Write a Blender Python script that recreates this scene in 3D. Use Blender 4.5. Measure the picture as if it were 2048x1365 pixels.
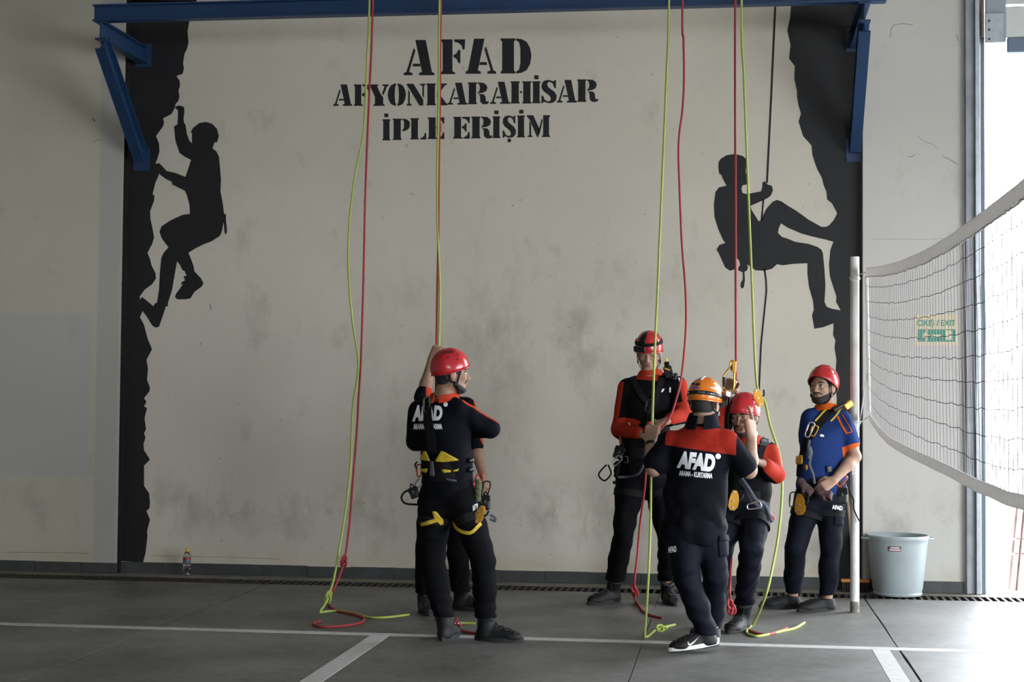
import bpy, bmesh, math, random
import numpy as np
from mathutils import Vector, Matrix, noise
from mathutils.bvhtree import BVHTree

for _o in list(bpy.data.objects):
    bpy.data.objects.remove(_o)
SC = bpy.context.scene
COL = SC.collection
random.seed(7)
PI = math.pi

# ------------------------------------------------------------------ camera
FPX = 3200.0
YAW = math.radians(7.76)
PITCH = math.atan((800 - 682.5) / FPX)
ROLL = math.radians(0.45)
CAM = np.array([0.0, -12.63, 1.45])
_f = np.array([-math.sin(YAW) * math.cos(PITCH), math.cos(YAW) * math.cos(PITCH), math.sin(PITCH)])
_r0 = np.array([math.cos(YAW), math.sin(YAW), 0.0])
_u0 = np.cross(_r0, _f)
_r = _r0 * math.cos(ROLL) + _u0 * math.sin(ROLL)
_u = -_r0 * math.sin(ROLL) + _u0 * math.cos(ROLL)
cam_data = bpy.data.cameras.new('camera')
cam_data.sensor_width = 36.0
cam_data.lens = FPX / 2048 * 36
cam_data.clip_end = 300
cam = bpy.data.objects.new('camera', cam_data)
COL.objects.link(cam)
cam.matrix_world = Matrix(((_r[0], _u[0], -_f[0], CAM[0]), (_r[1], _u[1], -_f[1], CAM[1]),
                           (_r[2], _u[2], -_f[2], CAM[2]), (0, 0, 0, 1)))
SC.camera = cam


def atY(x, y, Y):
    """point of the photograph at world depth Y"""
    d = _f + _r * (x - 1024) / FPX + _u * (682.5 - y) / FPX
    return CAM + d * (Y - CAM[1]) / d[1]


def fl(x, y, z=0.0):
    d = _f + _r * (x - 1024) / FPX + _u * (682.5 - y) / FPX
    return CAM + d * (z - CAM[2]) / d[2]


# ------------------------------------------------------------------ world, daylight, exposure
SKY = (0.87, 0.93, 1.0)
world = bpy.data.worlds.new('overcast_sky')
SC.world = world
world.use_nodes = True
bg = world.node_tree.nodes['Background']
bg.inputs['Color'].default_value = (*SKY, 1)
bg.inputs['Strength'].default_value = 22.0
SC.view_settings.view_transform = 'Standard'
SC.view_settings.look = 'None'
SC.view_settings.gamma = 1.0
SC.view_settings.exposure = 0.0
SC.view_settings.use_curve_mapping = False

# hall extents: x to the right along the mural wall, y into it, z up
HX0, HX1, HY0, HZ = -9.0, 6.6, -24.0, 6.6
PANEL_Y = 0.08            # the mural panel is set back from the wall face at y = 0
DOOR_X0, DOOR_X1, DOOR_Z = 1.93, 6.3, 4.24
SIDE_DOOR = (-11.5, -4.0, 3.0)      # unseen open roller door, right wall, sized for the light: y0, y1, height


def portal(name, loc, rot, sx, sy):
    l = bpy.data.lights.new(name, 'AREA')
    l.shape = 'RECTANGLE'
    l.size, l.size_y = sx, sy
    l.cycles.is_portal = True
    o = bpy.data.objects.new(name, l)
    COL.objects.link(o)
    o.location = loc
    o.rotation_euler = rot
    return o


# sky portals in the openings of the hall (they only guide the sampling of the sky)
portal('sky_portal_door', ((DOOR_X0 + DOOR_X1) / 2, 0.30, DOOR_Z / 2), (-PI / 2, 0, 0), DOOR_X1 - DOOR_X0, DOOR_Z)
portal('sky_portal_side', (HX1 + .02, (SIDE_DOOR[0] + SIDE_DOOR[1]) / 2, SIDE_DOOR[2] / 2), (0, PI / 2, 0), SIDE_DOOR[2], SIDE_DOOR[1] - SIDE_DOOR[0])
portal('sky_portal_rear_fill', (3.5, HY0 - .02, 3.6), (PI / 2, 0, 0), 4.0, 2.4)  # unseen rear window, added as front fill


# ------------------------------------------------------------------ helpers
def L4(c):
    return (c[0], c[1], c[2], 1.0)


MATS = {}


def mat(name, col, rough=0.6, metal=0.0, var=0.0, vscale=8.0, bump=0.0, bscale=60.0, spec=0.5, col2=None, trans=0.0, coat=0.0):
    """principled material with noise-driven colour variation and fine relief"""
    if name in MATS:
        return MATS[name]
    m = bpy.data.materials.new(name)
    m.use_nodes = True
    nt = m.node_tree
    b = nt.nodes['Principled BSDF']
    b.inputs['Base Color'].default_value = L4(col)
    b.inputs['Roughness'].default_value = rough
    b.inputs['Metallic'].default_value = metal
    b.inputs['Specular IOR Level'].default_value = spec
    b.inputs['Transmission Weight'].default_value = trans
    b.inputs['Coat Weight'].default_value = coat
    geo = nt.nodes.new('ShaderNodeNewGeometry')
    n = nt.nodes.new('ShaderNodeTexNoise')
    n.inputs['Scale'].default_value = vscale
    n.inputs['Detail'].default_value = 4
    nt.links.new(geo.outputs['Position'], n.inputs['Vector'])
    mx = nt.nodes.new('ShaderNodeMix')
    mx.data_type = 'RGBA'
    c2 = col2 if col2 else tuple(max(0, c * (1 - var)) for c in col)
    c1 = col if col2 else tuple(min(1, c * (1 + var)) for c in col)
    mx.inputs['A'].default_value = L4(c1)
    mx.inputs['B'].default_value = L4(c2)
    rp = nt.nodes.new('ShaderNodeMapRange')
    rp.inputs['From Min'].default_value = 0.3
    rp.inputs['From Max'].default_value = 0.7
    nt.links.new(n.outputs['Fac'], rp.inputs['Value'])
    nt.links.new(rp.outputs['Result'], mx.inputs['Factor'])
    nt.links.new(mx.outputs['Result'], b.inputs['Base Color'])
    if bump > 0:
        n2 = nt.nodes.new('ShaderNodeTexNoise')
        n2.inputs['Scale'].default_value = bscale
        n2.inputs['Detail'].default_value = 3
        nt.links.new(geo.outputs['Position'], n2.inputs['Vector'])
        bp = nt.nodes.new('ShaderNodeBump')
        bp.inputs['Strength'].default_value = bump
        bp.inputs['Distance'].default_value = 0.01
        nt.links.new(n2.outputs['Fac'], bp.inputs['Height'])
        nt.links.new(bp.outputs['Normal'], b.inputs['Normal'])
    MATS[name] = m
    return m


def tag(o, label, cat, group=None):
    o['label'] = label
    o['category'] = cat
    if group:
        o['group'] = group
    return o


def struct(o, label=None, cat=None):
    o['kind'] = 'structure'
    if label:
        tag(o, label, cat)
    return o


def empty(name, loc, label=None, cat=None, group=None):
    o = bpy.data.objects.new(name, None)
    o.empty_display_size = 0.1
    COL.objects.link(o)
    o.location = Vector([float(v) for v in loc])
    if label:
        tag(o, label, cat, group)
    return o


def link_mesh(name, me, m=None, parent=None, smooth=False):
    o = bpy.data.objects.new(name, me)
    COL.objects.link(o)
    if m is not None:
        for mm in (m if isinstance(m, (list, tuple)) else [m]):
            me.materials.append(mm)
    if smooth:
        me.polygons.foreach_set('use_smooth', [True] * len(me.polygons))
    if parent is not None:
        o.parent = parent
        # parents are never rotated: the child's mesh is in world space
        l = Vector((0, 0, 0))
        p = parent
        while p is not None:
            if p.type == 'EMPTY':
                l = l + p.location
            p = p.parent
        o.matrix_parent_inverse = Matrix.Translation(-l) if parent.type == 'EMPTY' else Matrix.Identity(4)
    return o


class MB:
    def __init__(self):
        self.v = []
        self.f = []

    def add(self, vs, fs):
        o = len(self.v)
        self.v += [tuple(float(c) for c in v) for v in vs]
        self.f += [tuple(i + o for i in f) for f in fs]
        return self

    def box(self, x0, x1, y0, y1, z0, z1):
        return self.add([(x0, y0, z0), (x1, y0, z0), (x1, y1, z0), (x0, y1, z0), (x0, y0, z1), (x1, y0, z1), (x1, y1, z1), (x0, y1, z1)],
                        [(0, 3, 2, 1), (4, 5, 6, 7), (0, 1, 5, 4), (1, 2, 6, 5), (2, 3, 7, 6), (3, 0, 4, 7)])

    def obox(self, c, ax, ay, az, hx, hy, hz):
        c, ax, ay, az = [np.array(q, float) for q in (c, ax, ay, az)]
        vs = [c + ax * hx * sx + ay * hy * sy + az * hz * sz for sz in (-1, 1) for sx, sy in ((-1, -1), (1, -1), (1, 1), (-1, 1))]
        return self.add(vs, [(0, 3, 2, 1), (4, 5, 6, 7), (0, 1, 5, 4), (1, 2, 6, 5), (2, 3, 7, 6), (3, 0, 4, 7)])

    def bar(self, a, b, w, h, up=(0, 0, 1)):
        a, b = np.array(a, float), np.array(b, float)
        d = b - a
        L = np.linalg.norm(d)
        d = d / L
        s = np.cross(d, np.array(up, float))
        if np.linalg.norm(s) < 1e-4:
            s = np.cross(d, np.array((0, 1.0, 0)))
        s /= np.linalg.norm(s)
        t = np.cross(s, d)
        return self.obox((a + b) / 2, s, d, t, w / 2, L / 2, h / 2)

    def tube(self, pts, r, n=8, closed=False, flat=1.0, up=None):
        pts = [np.array(p, float) for p in pts]
        N = len(pts)
        rs = r if hasattr(r, '__len__') else [r] * N
        prev = None
        rings = []
        for i in range(N):
            if closed:
                t = pts[(i + 1) % N] - pts[(i - 1) % N]
            else:
                t = pts[min(i + 1, N - 1)] - pts[max(i - 1, 0)]
            t = t / (np.linalg.norm(t) + 1e-12)
            if up is not None:
                s = np.cross(t, np.array(up, float))
                if np.linalg.norm(s) < 1e-3:
                    s = prev if prev is not None else np.cross(t, (1, 0, 0))
            elif prev is None:
                a = np.array((1.0, 0, 0)) if abs(t[0]) < 0.8 else np.array((0, 1.0, 0))
                s = np.cross(t, a)
            else:
                s = prev - t * (prev @ t)
            s = s / (np.linalg.norm(s) + 1e-12)
            prev = s
            w = np.cross(t, s)
            rings.append([pts[i] + rs[i] * (math.cos(2 * PI * k / n) * s + flat * math.sin(2 * PI * k / n) * w) for k in range(n)])
        vs = [p for ring in rings for p in ring]
        fs = []
        M = N if closed else N - 1
        for i in range(M):
            j = (i + 1) % N
            for k in range(n):
                fs.append((i * n + k, i * n + (k + 1) % n, j * n + (k + 1) % n, j * n + k))
        if not closed:
            fs.append(tuple(range(n - 1, -1, -1)))
            fs.append(tuple((N - 1) * n + k for k in range(n)))
        return self.add(vs, fs)

    def lathe(self, c, prof, n=24, ax=None):
        """prof: (radius, height) pairs along +z (or the frame ax = (x, y, z) vectors)"""
        c = np.array(c, float)
        X, Y, Z = ax if ax else (np.array((1., 0, 0)), np.array((0, 1., 0)), np.array((0, 0, 1.)))
        vs, fs = [], []
        for (r, h) in prof:
            for k in range(n):
                a = 2 * PI * k / n
                vs.append(c + X * (r * math.cos(a)) + Y * (r * math.sin(a)) + Z * h)
        for i in range(len(prof) - 1):
            for k in range(n):
                fs.append((i * n + k, i * n + (k + 1) % n, (i + 1) * n + (k + 1) % n, (i + 1) * n + k))
        fs.append(tuple(range(n - 1, -1, -1)))
        fs.append(tuple((len(prof) - 1) * n + k for k in range(n)))
        return self.add(vs, fs)

    def prism(self, poly, d):
        """poly: 3D points of a planar outline (any winding, concave allowed); d: thickness vector"""
        P = [Vector([float(c) for c in p]) for p in poly]
        d = np.array(d, float)
        tris = tess(P)
        n = len(P)
        fr = [np.array(p) for p in P]
        bk = [p - d for p in fr]
        fs = [tuple(t) for t in tris] + [tuple(n + i for i in reversed(t)) for t in tris]
        fs += [(i, (i + 1) % n, n + (i + 1) % n, n + i) for i in range(n)]
        return self.add(fr + bk, fs)

    def build(self, name, m=None, parent=None, smooth=False, bevel=0.0, fix=True):
        me = bpy.data.meshes.new(name)
        me.from_pydata(self.v, [], self.f)
        if fix:
            bm = bmesh.new()
            bm.from_mesh(me)
            bmesh.ops.recalc_face_normals(bm, faces=bm.faces)
            bm.to_mesh(me)
            bm.free()
        me.update()
        o = link_mesh(name, me, m, parent, smooth)
        if bevel > 0:
            md = o.modifiers.new('bevel', 'BEVEL')
            md.width = bevel
            md.segments = 2
            md.limit_method = 'ANGLE'
        if smooth:
            smooth_by_angle(me)
        return o


def smooth_by_angle(me, ang=0.7):
    bm = bmesh.new()
    bm.from_mesh(me)
    for e in bm.edges:
        if len(e.link_faces) == 2 and e.calc_face_angle(0) > ang:
            e.smooth = False
    bm.to_mesh(me)
    bm.free()


def tess(P):
    from mathutils.geometry import tessellate_polygon
    return tessellate_polygon([P])


def crom(pts, n=8, closed=False):
    """Catmull-Rom through the points"""
    P = [np.array(p, float) for p in pts]
    out = []
    N = len(P)
    rng = range(N) if closed else range(N - 1)
    for i in rng:
        if closed:
            a, b, c, d = P[(i - 1) % N], P[i], P[(i + 1) % N], P[(i + 2) % N]
        else:
            a, b, c, d = P[max(i - 1, 0)], P[i], P[i + 1], P[min(i + 2, N - 1)]
        for k in range(n):
            t = k / n
            out.append(0.5 * (2 * b + (c - a) * t + (2 * a - 5 * b + 4 * c - d) * t * t + (3 * b - a - 3 * c + d) * t ** 3))
    if not closed:
        out.append(P[-1])
    return out


def text_tris(s, bold=0.0, spacing=1.0):
    """flat triangles of a line of lettering, cap height about 0.7, baseline at 0"""
    cu = bpy.data.curves.new('t', 'FONT')
    cu.body = s
    cu.size = 1.0
    cu.offset = bold
    cu.space_character = spacing
    cu.fill_mode = 'FRONT'
    o = bpy.data.objects.new('t', cu)
    COL.objects.link(o)
    dg = bpy.context.evaluated_depsgraph_get()
    me = o.evaluated_get(dg).to_mesh()
    bm = bmesh.new()
    bm.from_mesh(me)
    bmesh.ops.triangulate(bm, faces=bm.faces)
    V = np.array([v.co[:2] for v in bm.verts]) if len(bm.verts) else np.zeros((0, 2))
    F = [tuple(v.index for v in f.verts) for f in bm.faces]
    bm.free()
    o.evaluated_get(dg).to_mesh_clear()
    bpy.data.objects.remove(o)
    bpy.data.curves.remove(cu)
    return V, F
# ------------------------------------------------------------------ setting: materials
def wall_material(name, base, dirt, patches=()):
    m = bpy.data.materials.new(name)
    m.use_nodes = True
    nt = m.node_tree
    N, Lk = nt.nodes.new, nt.links.new
    b = nt.nodes['Principled BSDF']
    b.inputs['Roughness'].default_value = 0.75
    b.inputs['Specular IOR Level'].default_value = 0.25
    geo = N('ShaderNodeNewGeometry')

    def noisef(scale, lo, hi, detail=5, stretch=(1, 1, 1), rough=0.6):
        mp = N('ShaderNodeMapping')
        mp.inputs['Scale'].default_value = stretch
        Lk(geo.outputs['Position'], mp.inputs['Vector'])
        n = N('ShaderNodeTexNoise')
        n.inputs['Scale'].default_value = scale
        n.inputs['Detail'].default_value = detail
        n.inputs['Roughness'].default_value = rough
        Lk(mp.outputs['Vector'], n.inputs['Vector'])
        r = N('ShaderNodeMapRange')
        r.inputs['From Min'].default_value = lo
        r.inputs['From Max'].default_value = hi
        Lk(n.outputs['Fac'], r.inputs['Value'])
        return r.outputs['Result']

    def mix(fac, a, bcol, amount=1.0):
        mm = N('ShaderNodeMix')
        mm.data_type = 'RGBA'
        if amount != 1.0:
            mu = N('ShaderNodeMath')
            mu.operation = 'MULTIPLY'
            mu.inputs[1].default_value = amount
            Lk(fac, mu.inputs[0])
            fac = mu.outputs[0]
        Lk(fac, mm.inputs['Factor'])
        if isinstance(a, tuple):
            mm.inputs['A'].default_value = L4(a)
        else:
            Lk(a, mm.inputs['A'])
        mm.inputs['B'].default_value = L4(bcol)
        return mm.outputs['Result']

    def mul(a, b2):
        mu = N('ShaderNodeMath')
        mu.operation = 'MULTIPLY'
        Lk(a, mu.inputs[0])
        Lk(b2, mu.inputs[1])
        return mu.outputs[0]

    sep = N('ShaderNodeSeparateXYZ')
    Lk(geo.outputs['Position'], sep.inputs[0])

    def band(axis, c, half, soft):
        s = N('ShaderNodeMath')
        s.operation = 'SUBTRACT'
        Lk(sep.outputs[axis], s.inputs[0])
        s.inputs[1].default_value = c
        ab = N('ShaderNodeMath')
        ab.operation = 'ABSOLUTE'
        Lk(s.outputs[0], ab.inputs[0])
        r = N('ShaderNodeMapRange')
        r.inputs['From Min'].default_value = half + soft
        r.inputs['From Max'].default_value = half - soft
        Lk(ab.outputs[0], r.inputs['Value'])
        return r.outputs['Result']

    c = mix(noisef(0.7, .35, .7), base, tuple(v * .9 for v in base))
    c = mix(noisef(9, .5, .8), c, tuple(v * .93 for v in base), .6)
    # small smudges and hand marks, thicker in two bands where people lean and ropes rub
    c = mix(noisef(3.2, .60, .80, 7, (1, 1, .55)), c, dirt, .5)
    c = mix(mul(noisef(2.6, .50, .72, 8, (1, 1, .5), .72), band(2, .55, .18, .2)), c, dirt, .8)
    c = mix(mul(mul(noisef(3.0, .50, .75, 8, (1, 1, .5), .72), band(2, 1.95, .5, .6)), band(0, -1.4, 1.3, .8)), c, dirt, .75)
    c = mix(noisef(17, .74, .77, 2), c, tuple(v * .6 for v in dirt), .4)
    # yellowish splash line just above the plinth
    c = mix(mul(noisef(5, .3, .7), band(2, .13, .05, .06)), c, (base[0] * .78, base[1] * .68, base[2] * .5), .6)
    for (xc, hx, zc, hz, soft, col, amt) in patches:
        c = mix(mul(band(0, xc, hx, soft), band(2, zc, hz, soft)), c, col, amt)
    Lk(c, b.inputs['Base Color'])
    bp = N('ShaderNodeBump')
    bp.inputs['Strength'].default_value = .25
    bp.inputs['Distance'].default_value = .004
    Lk(noisef(45, 0, 1, 4), bp.inputs['Height'])
    Lk(bp.outputs['Normal'], b.inputs['Normal'])
    return m


M_wall = wall_material('mural_wall_plaster', (.62, .575, .49), (.22, .195, .15))
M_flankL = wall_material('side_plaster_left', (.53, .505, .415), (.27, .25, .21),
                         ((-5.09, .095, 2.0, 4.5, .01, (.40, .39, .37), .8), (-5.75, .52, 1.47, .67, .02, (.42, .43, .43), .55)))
M_flankR = wall_material('side_plaster_right', (.57, .55, .51), (.28, .25, .2))
M_hall = mat('hall_paint', (.36, .34, .30), .85, var=.05, vscale=1.2, spec=.2)
M_ceil = mat('ceiling_sheet', (.28, .27, .25), .8, var=.05, vscale=1.0, spec=.2)
M_black = mat('mural_black_paint', (.011, .011, .012), .55, var=.15, vscale=6, bump=.1, spec=.35)
M_blue = mat('beam_blue_paint', (.011, .038, .105), .45, var=.12, vscale=4, spec=.4)
M_stone = mat('plinth_stone', (.062, .066, .066), .6, var=.0, col2=(.045, .047, .047), vscale=9, bump=.2, spec=.4)
M_white_line = mat('court_line_paint', (.46, .46, .445), .55, var=.12, vscale=20, spec=.3)
M_steel = mat('galvanised_steel', (.42, .45, .48), .38, .85, var=.12, vscale=15)
M_dark_steel = mat('dark_steel', (.06, .06, .065), .5, .5, var=.3, vscale=20)
M_grate = mat('grate_iron', (.055, .048, .042), .6, .4, var=.3, vscale=20)
M_pit = mat('drain_pit', (.008, .007, .006), .9)
M_white_paint = mat('white_paint', (.66, .66, .64), .4, var=.06, vscale=9, bump=.08, bscale=30)
M_rubber = mat('black_rubber', (.02, .02, .022), .7)


def floor_material():
    m = bpy.data.materials.new('trowelled_concrete')
    m.use_nodes = True
    nt = m.node_tree
    N, Lk = nt.nodes.new, nt.links.new
    b = nt.nodes['Principled BSDF']
    geo = N('ShaderNodeNewGeometry')

    def nz(scale, lo, hi, detail=6, st=(1, 1, 1)):
        mp = N('ShaderNodeMapping')
        mp.inputs['Scale'].default_value = st
        Lk(geo.outputs['Position'], mp.inputs['Vector'])
        n = N('ShaderNodeTexNoise')
        n.inputs['Scale'].default_value = scale
        n.inputs['Detail'].default_value = detail
        Lk(mp.outputs['Vector'], n.inputs['Vector'])
        r = N('ShaderNodeMapRange')
        r.inputs['From Min'].default_value = lo
        r.inputs['From Max'].default_value = hi
        Lk(n.outputs['Fac'], r.inputs['Value'])
        return r.outputs['Result']

    def mix(f, a, c2, amt):
        mu = N('ShaderNodeMath')
        mu.operation = 'MULTIPLY'
        mu.inputs[1].default_value = amt
        Lk(f, mu.inputs[0])
        mm = N('ShaderNodeMix')
        mm.data_type = 'RGBA'
        Lk(mu.outputs[0], mm.inputs['Factor'])
        if isinstance(a, tuple):
            mm.inputs['A'].default_value = L4(a)
        else:
            Lk(a, mm.inputs['A'])
        mm.inputs['B'].default_value = L4(c2)
        return mm.outputs['Result']
    c = mix(nz(1.1, .35, .65), (.140, .135, .127), (.088, .085, .078), 1)
    c = mix(nz(1.6, .5, .75, 7, (1, .5, 1)), c, (.07, .066, .056), .6)
    c = mix(nz(18, .45, .75), c, (.21, .207, .20), .4)
    c = mix(nz(4, .62, .8, 8), c, (.045, .045, .043), .6)
    Lk(c, b.inputs['Base Color'])
    rr = N('ShaderNodeMapRange')
    rr.inputs['To Min'].default_value = .44
    rr.inputs['To Max'].default_value = .62
    Lk(nz(2.3, .3, .7), rr.inputs['Value'])
    Lk(rr.outputs['Result'], b.inputs['Roughness'])
    b.inputs['Specular IOR Level'].default_value = .45
    bp = N('ShaderNodeBump')
    bp.inputs['Strength'].default_value = .12
    bp.inputs['Distance'].default_value = .006
    Lk(nz(7, 0, 1, 5), bp.inputs['Height'])
    Lk(bp.outputs['Normal'], b.inputs['Normal'])
    return m


M_floor = floor_material()

# ------------------------------------------------------------------ setting: floor, walls, ceiling
floor = struct(MB().box(HX0, HX1, HY0, .3, -.30, -.12).build('floor', M_pit))
joints = [HX0]
for px, py in ((41, 1364), (1259, 1357), (1840, 1365)):
    joints.append(float(fl(px, py)[0]))
joints[1] = float(np.mean([fl(525, 1172)[0], fl(41, 1364)[0]]))
joints[3] = float(np.mean([fl(1773, 1259)[0], fl(1840, 1365)[0]]))
joints += [HX1]
GR_Y0, GR_Y1 = -.50, -.20       # the drain channel
random.seed(3)
for i in range(4):
    gp = {0: 0, 1: .008, 2: .002, 3: .006, 4: 0}
    a, b_ = joints[i] + gp[i], joints[i + 1] - gp[i + 1]
    mb = MB()
    # outline with a slightly ragged joint
    ys = np.linspace(HY0, GR_Y0, 60)
    left = [(a + (random.uniform(-.004, .004) if i else 0), y) for y in ys]
    right = [(b_ + (random.uniform(-.004, .004) if i < 3 else 0), y) for y in ys]
    V = [(x, y, 0) for x, y in left] + [(x, y, 0) for x, y in right]
    V += [(x, y, -.12) for x, y, z in V]
    n = len(ys)
    Fc = []
    for k in range(n - 1):
        Fc.append((k, n + k, n + k + 1, k + 1))
        Fc.append((k, k + 1, 2 * n + k + 1, 2 * n + k))
        Fc.append((n + k, 3 * n + k, 3 * n + k + 1, n + k + 1))
    Fc.append((n - 1, 2 * n - 1, 4 * n - 1, 3 * n - 1))
    mb.add(V, Fc)
    mb.build('floor_slab', M_floor, floor, fix=False)
mb = MB().box(HX0, HX1, GR_Y1, .3, -.12, 0.0)
mb.build('wall_side_strip', mat('strip_concrete', (.20, .19, .16), .7, var=.2, vscale=5, bump=.2), floor)

# the mural panel between the two side piers
P_X0, P_X1 = -4.975, 1.02
struct(MB().box(P_X0 - .2, P_X1 + .2, PANEL_Y, PANEL_Y + .25, -.1, HZ).build('wall_back', M_wall))
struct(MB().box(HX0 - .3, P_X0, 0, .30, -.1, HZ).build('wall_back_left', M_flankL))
struct(MB().box(P_X1, DOOR_X0, 0, .28, -.1, HZ).build('wall_back_right', M_flankR))
struct(MB().box(DOOR_X0, DOOR_X1, .0, .28, DOOR_Z + .75, HZ).build('wall_over_door', M_flankR))
struct(MB().box(DOOR_X1, HX1 + .3, 0, .28, -.1, HZ).build('wall_beyond_door', M_hall))
struct(MB().box(HX0 - .3, HX0, HY0 - .3, .3, -.1, HZ).build('wall_left', M_hall))
sd0, sd1, sdz = SIDE_DOOR
w = MB().box(HX1, HX1 + .3, sd1, .0, -.1, HZ).box(HX1, HX1 + .3, sd0, sd1, sdz, HZ)
w.box(HX1, HX1 + .3, HY0 - .3, sd0, -.1, HZ)
struct(w.build('wall_right', M_hall))
w = MB().box(HX0, HX1, HY0 - .3, HY0, -.1, 2.4).box(HX0, HX1, HY0 - .3, HY0, 4.8, HZ)
w.box(HX0, 1.5, HY0 - .3, HY0, 2.4, 4.8).box(5.5, HX1, HY0 - .3, HY0, 2.4, 4.8)  # leaves the unseen window hole that gives the front fill
struct(w.build('wall_front', M_hall))
struct(MB().box(HX0 - .3, HX1 + .3, HY0 - .3, .3, HZ, HZ + .2).build('ceiling', M_ceil))
# black paint returns on the pier sides
MB().box(P_X0 - .001, P_X0 + .003, -.001, PANEL_Y, .0, HZ - .05).build('pier_edge_paint', M_black, bpy.data.objects['wall_back_left'])

# ground outside the doors
M_out = mat('sunlit_paving', (.62, .61, .58), .8, var=.1, vscale=2)
go = struct(MB().box(-30, 45, .3, 60, -.35, -.02).box(HX1 + .3, 45, -40, .3, -.35, -.02).build('ground_outside', M_out))

# plinth of stone tiles along the wall
base = empty('baseboard_back', (-1.5, 0, 0))
struct(base)
random.seed(11)


def tile_run(x0, x1, yf, parent):
    x = x0
    while x < x1 - .02:
        L = min(random.choice((.36, .40, .42, .46)), x1 - x)
        h = .088 + random.uniform(-.004, .004)
        MB().box(x + .002, x + L - .002, yf - .014 + random.uniform(-.002, .002), yf + .01, .0, h).build('tile', M_stone, parent, bevel=.003)
        x += L


tile_run(-6.6, P_X0, .0, base)
tile_run(P_X0, P_X1, PANEL_Y, base)
tile_run(P_X1, DOOR_X0 - .14, .0, base)

# drain channel with its grate
dr = empty('drain_grate', (-2.0, -.35, -.03), 'long rusty iron drain grate let into the floor along the foot of the wall', 'drain')
MB().box(-7.6, 4.2, GR_Y0 + .0, GR_Y0 + .02, -.11, .0).build('frame_rail', M_grate, dr)
MB().box(-7.6, 4.2, GR_Y1 - .02, GR_Y1, -.11, .0).build('frame_rail', M_grate, dr)
bar_me = None
x = -7.55
while x < 4.15:
    if bar_me is None:
        ob = MB().box(-.009, .009, GR_Y0 + .02, GR_Y1 - .02, -.03, -.002).build('grate_bar', M_grate, dr)
        bar_me = ob.data
        ob.location.x = x
    else:
        ob = link_mesh('grate_bar', bar_me, None, dr)
        ob.location.x = x
    x += .055

# court lines painted on the floor
def floor_strip(name, pts, w0, label):
    """strip through two floor points"""
    a, b = np.array(pts[0]), np.array(pts[1])
    mb = MB().bar(a + (0, 0, .0006), b + (0, 0, .0006), w0, .0016)
    return tag(mb.build(name, M_white_line), label, 'floor marking')


yl = -2.93
floor_strip('court_line', ((-8.5, yl, 0), (4.5, yl, 0)), .105, 'long white court line painted across the concrete parallel to the wall')
xl = float(fl(690, 1319)[0])
floor_strip('court_line', ((xl, yl - .055, 0), (xl, -12, 0)), .115, 'white court line running toward the viewer left of the man with yellow harness')
xr = float(fl(1782, 1334)[0])
floor_strip('court_line', ((xr, yl - .055, 0), (xr, -12, 0)), .10, 'faint white court line running toward the viewer at lower right')

# ------------------------------------------------------------------ door opening, frame and sectional door
d1 = empty('door_1', (DOOR_X0, 0, 0))
struct(d1)
MB().box(DOOR_X0 - .14, DOOR_X0 - .075, -.05, .0, 0, HZ - .3).build('door_jamb', mat('jamb_grey', (.30, .31, .33), .5, .3, var=.15), d1, bevel=.004)
MB().box(DOOR_X0 - .075, DOOR_X0 - .035, -.085, .0, 0, HZ - .3).build('door_track', M_steel, d1, bevel=.006)
MB().box(DOOR_X0 - .035, DOOR_X0 + .004, -.04, .26, 0, DOOR_Z + .75).build('door_seal', mat('seal_grey_blue', (.13, .16, .20), .6), d1, bevel=.004)
pz = [(DOOR_Z + .02, DOOR_Z + .26), (DOOR_Z + .275, DOOR_Z + .80)]
M_panel = mat('door_panel_white', (.62, .63, .62), .5, var=.04)
for z0, z1 in pz:
    MB().box(DOOR_X0 + .16, DOOR_X1, -.055, -.015, z0, z1).build('door_panel', M_panel, d1, bevel=.006)
MB().box(DOOR_X0 + .17, DOOR_X1, -.06, -.01, DOOR_Z - .10, DOOR_Z + .02).build('door_bottom_seal', mat('seal_blue', (.14, .19, .27), .6), d1, bevel=.012)
MB().box(DOOR_X0 + .01, DOOR_X0 + .16, -.075, -.015, DOOR_Z - .02, HZ - .3).build('door_stile', mat('stile_grey', (.30, .34, .39), .5, .2), d1, bevel=.005)
MB().box(DOOR_X0 + .0, DOOR_X0 + .14, -.10, -.075, DOOR_Z - .03, DOOR_Z + .20).build('corner_bracket', M_steel, d1, bevel=.004)
for zz in (.02, .09, .16):
    MB().lathe((DOOR_X0 + .03, -.104, DOOR_Z + zz - .02), [(.009, 0), (.007, .008)], 8, (np.array((1., 0, 0)), np.array((0, 0, 1.)), np.array((0, -1., 0)))).build('bolt', M_dark_steel, d1)
MB().tube([(DOOR_X0 - .02, -.09, DOOR_Z + .02), (DOOR_X0 - .02, -.09, HZ - .4)], .012).build('lift_cable', mat('cable_rusty', (.25, .17, .13), .5, .6), d1)

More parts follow.
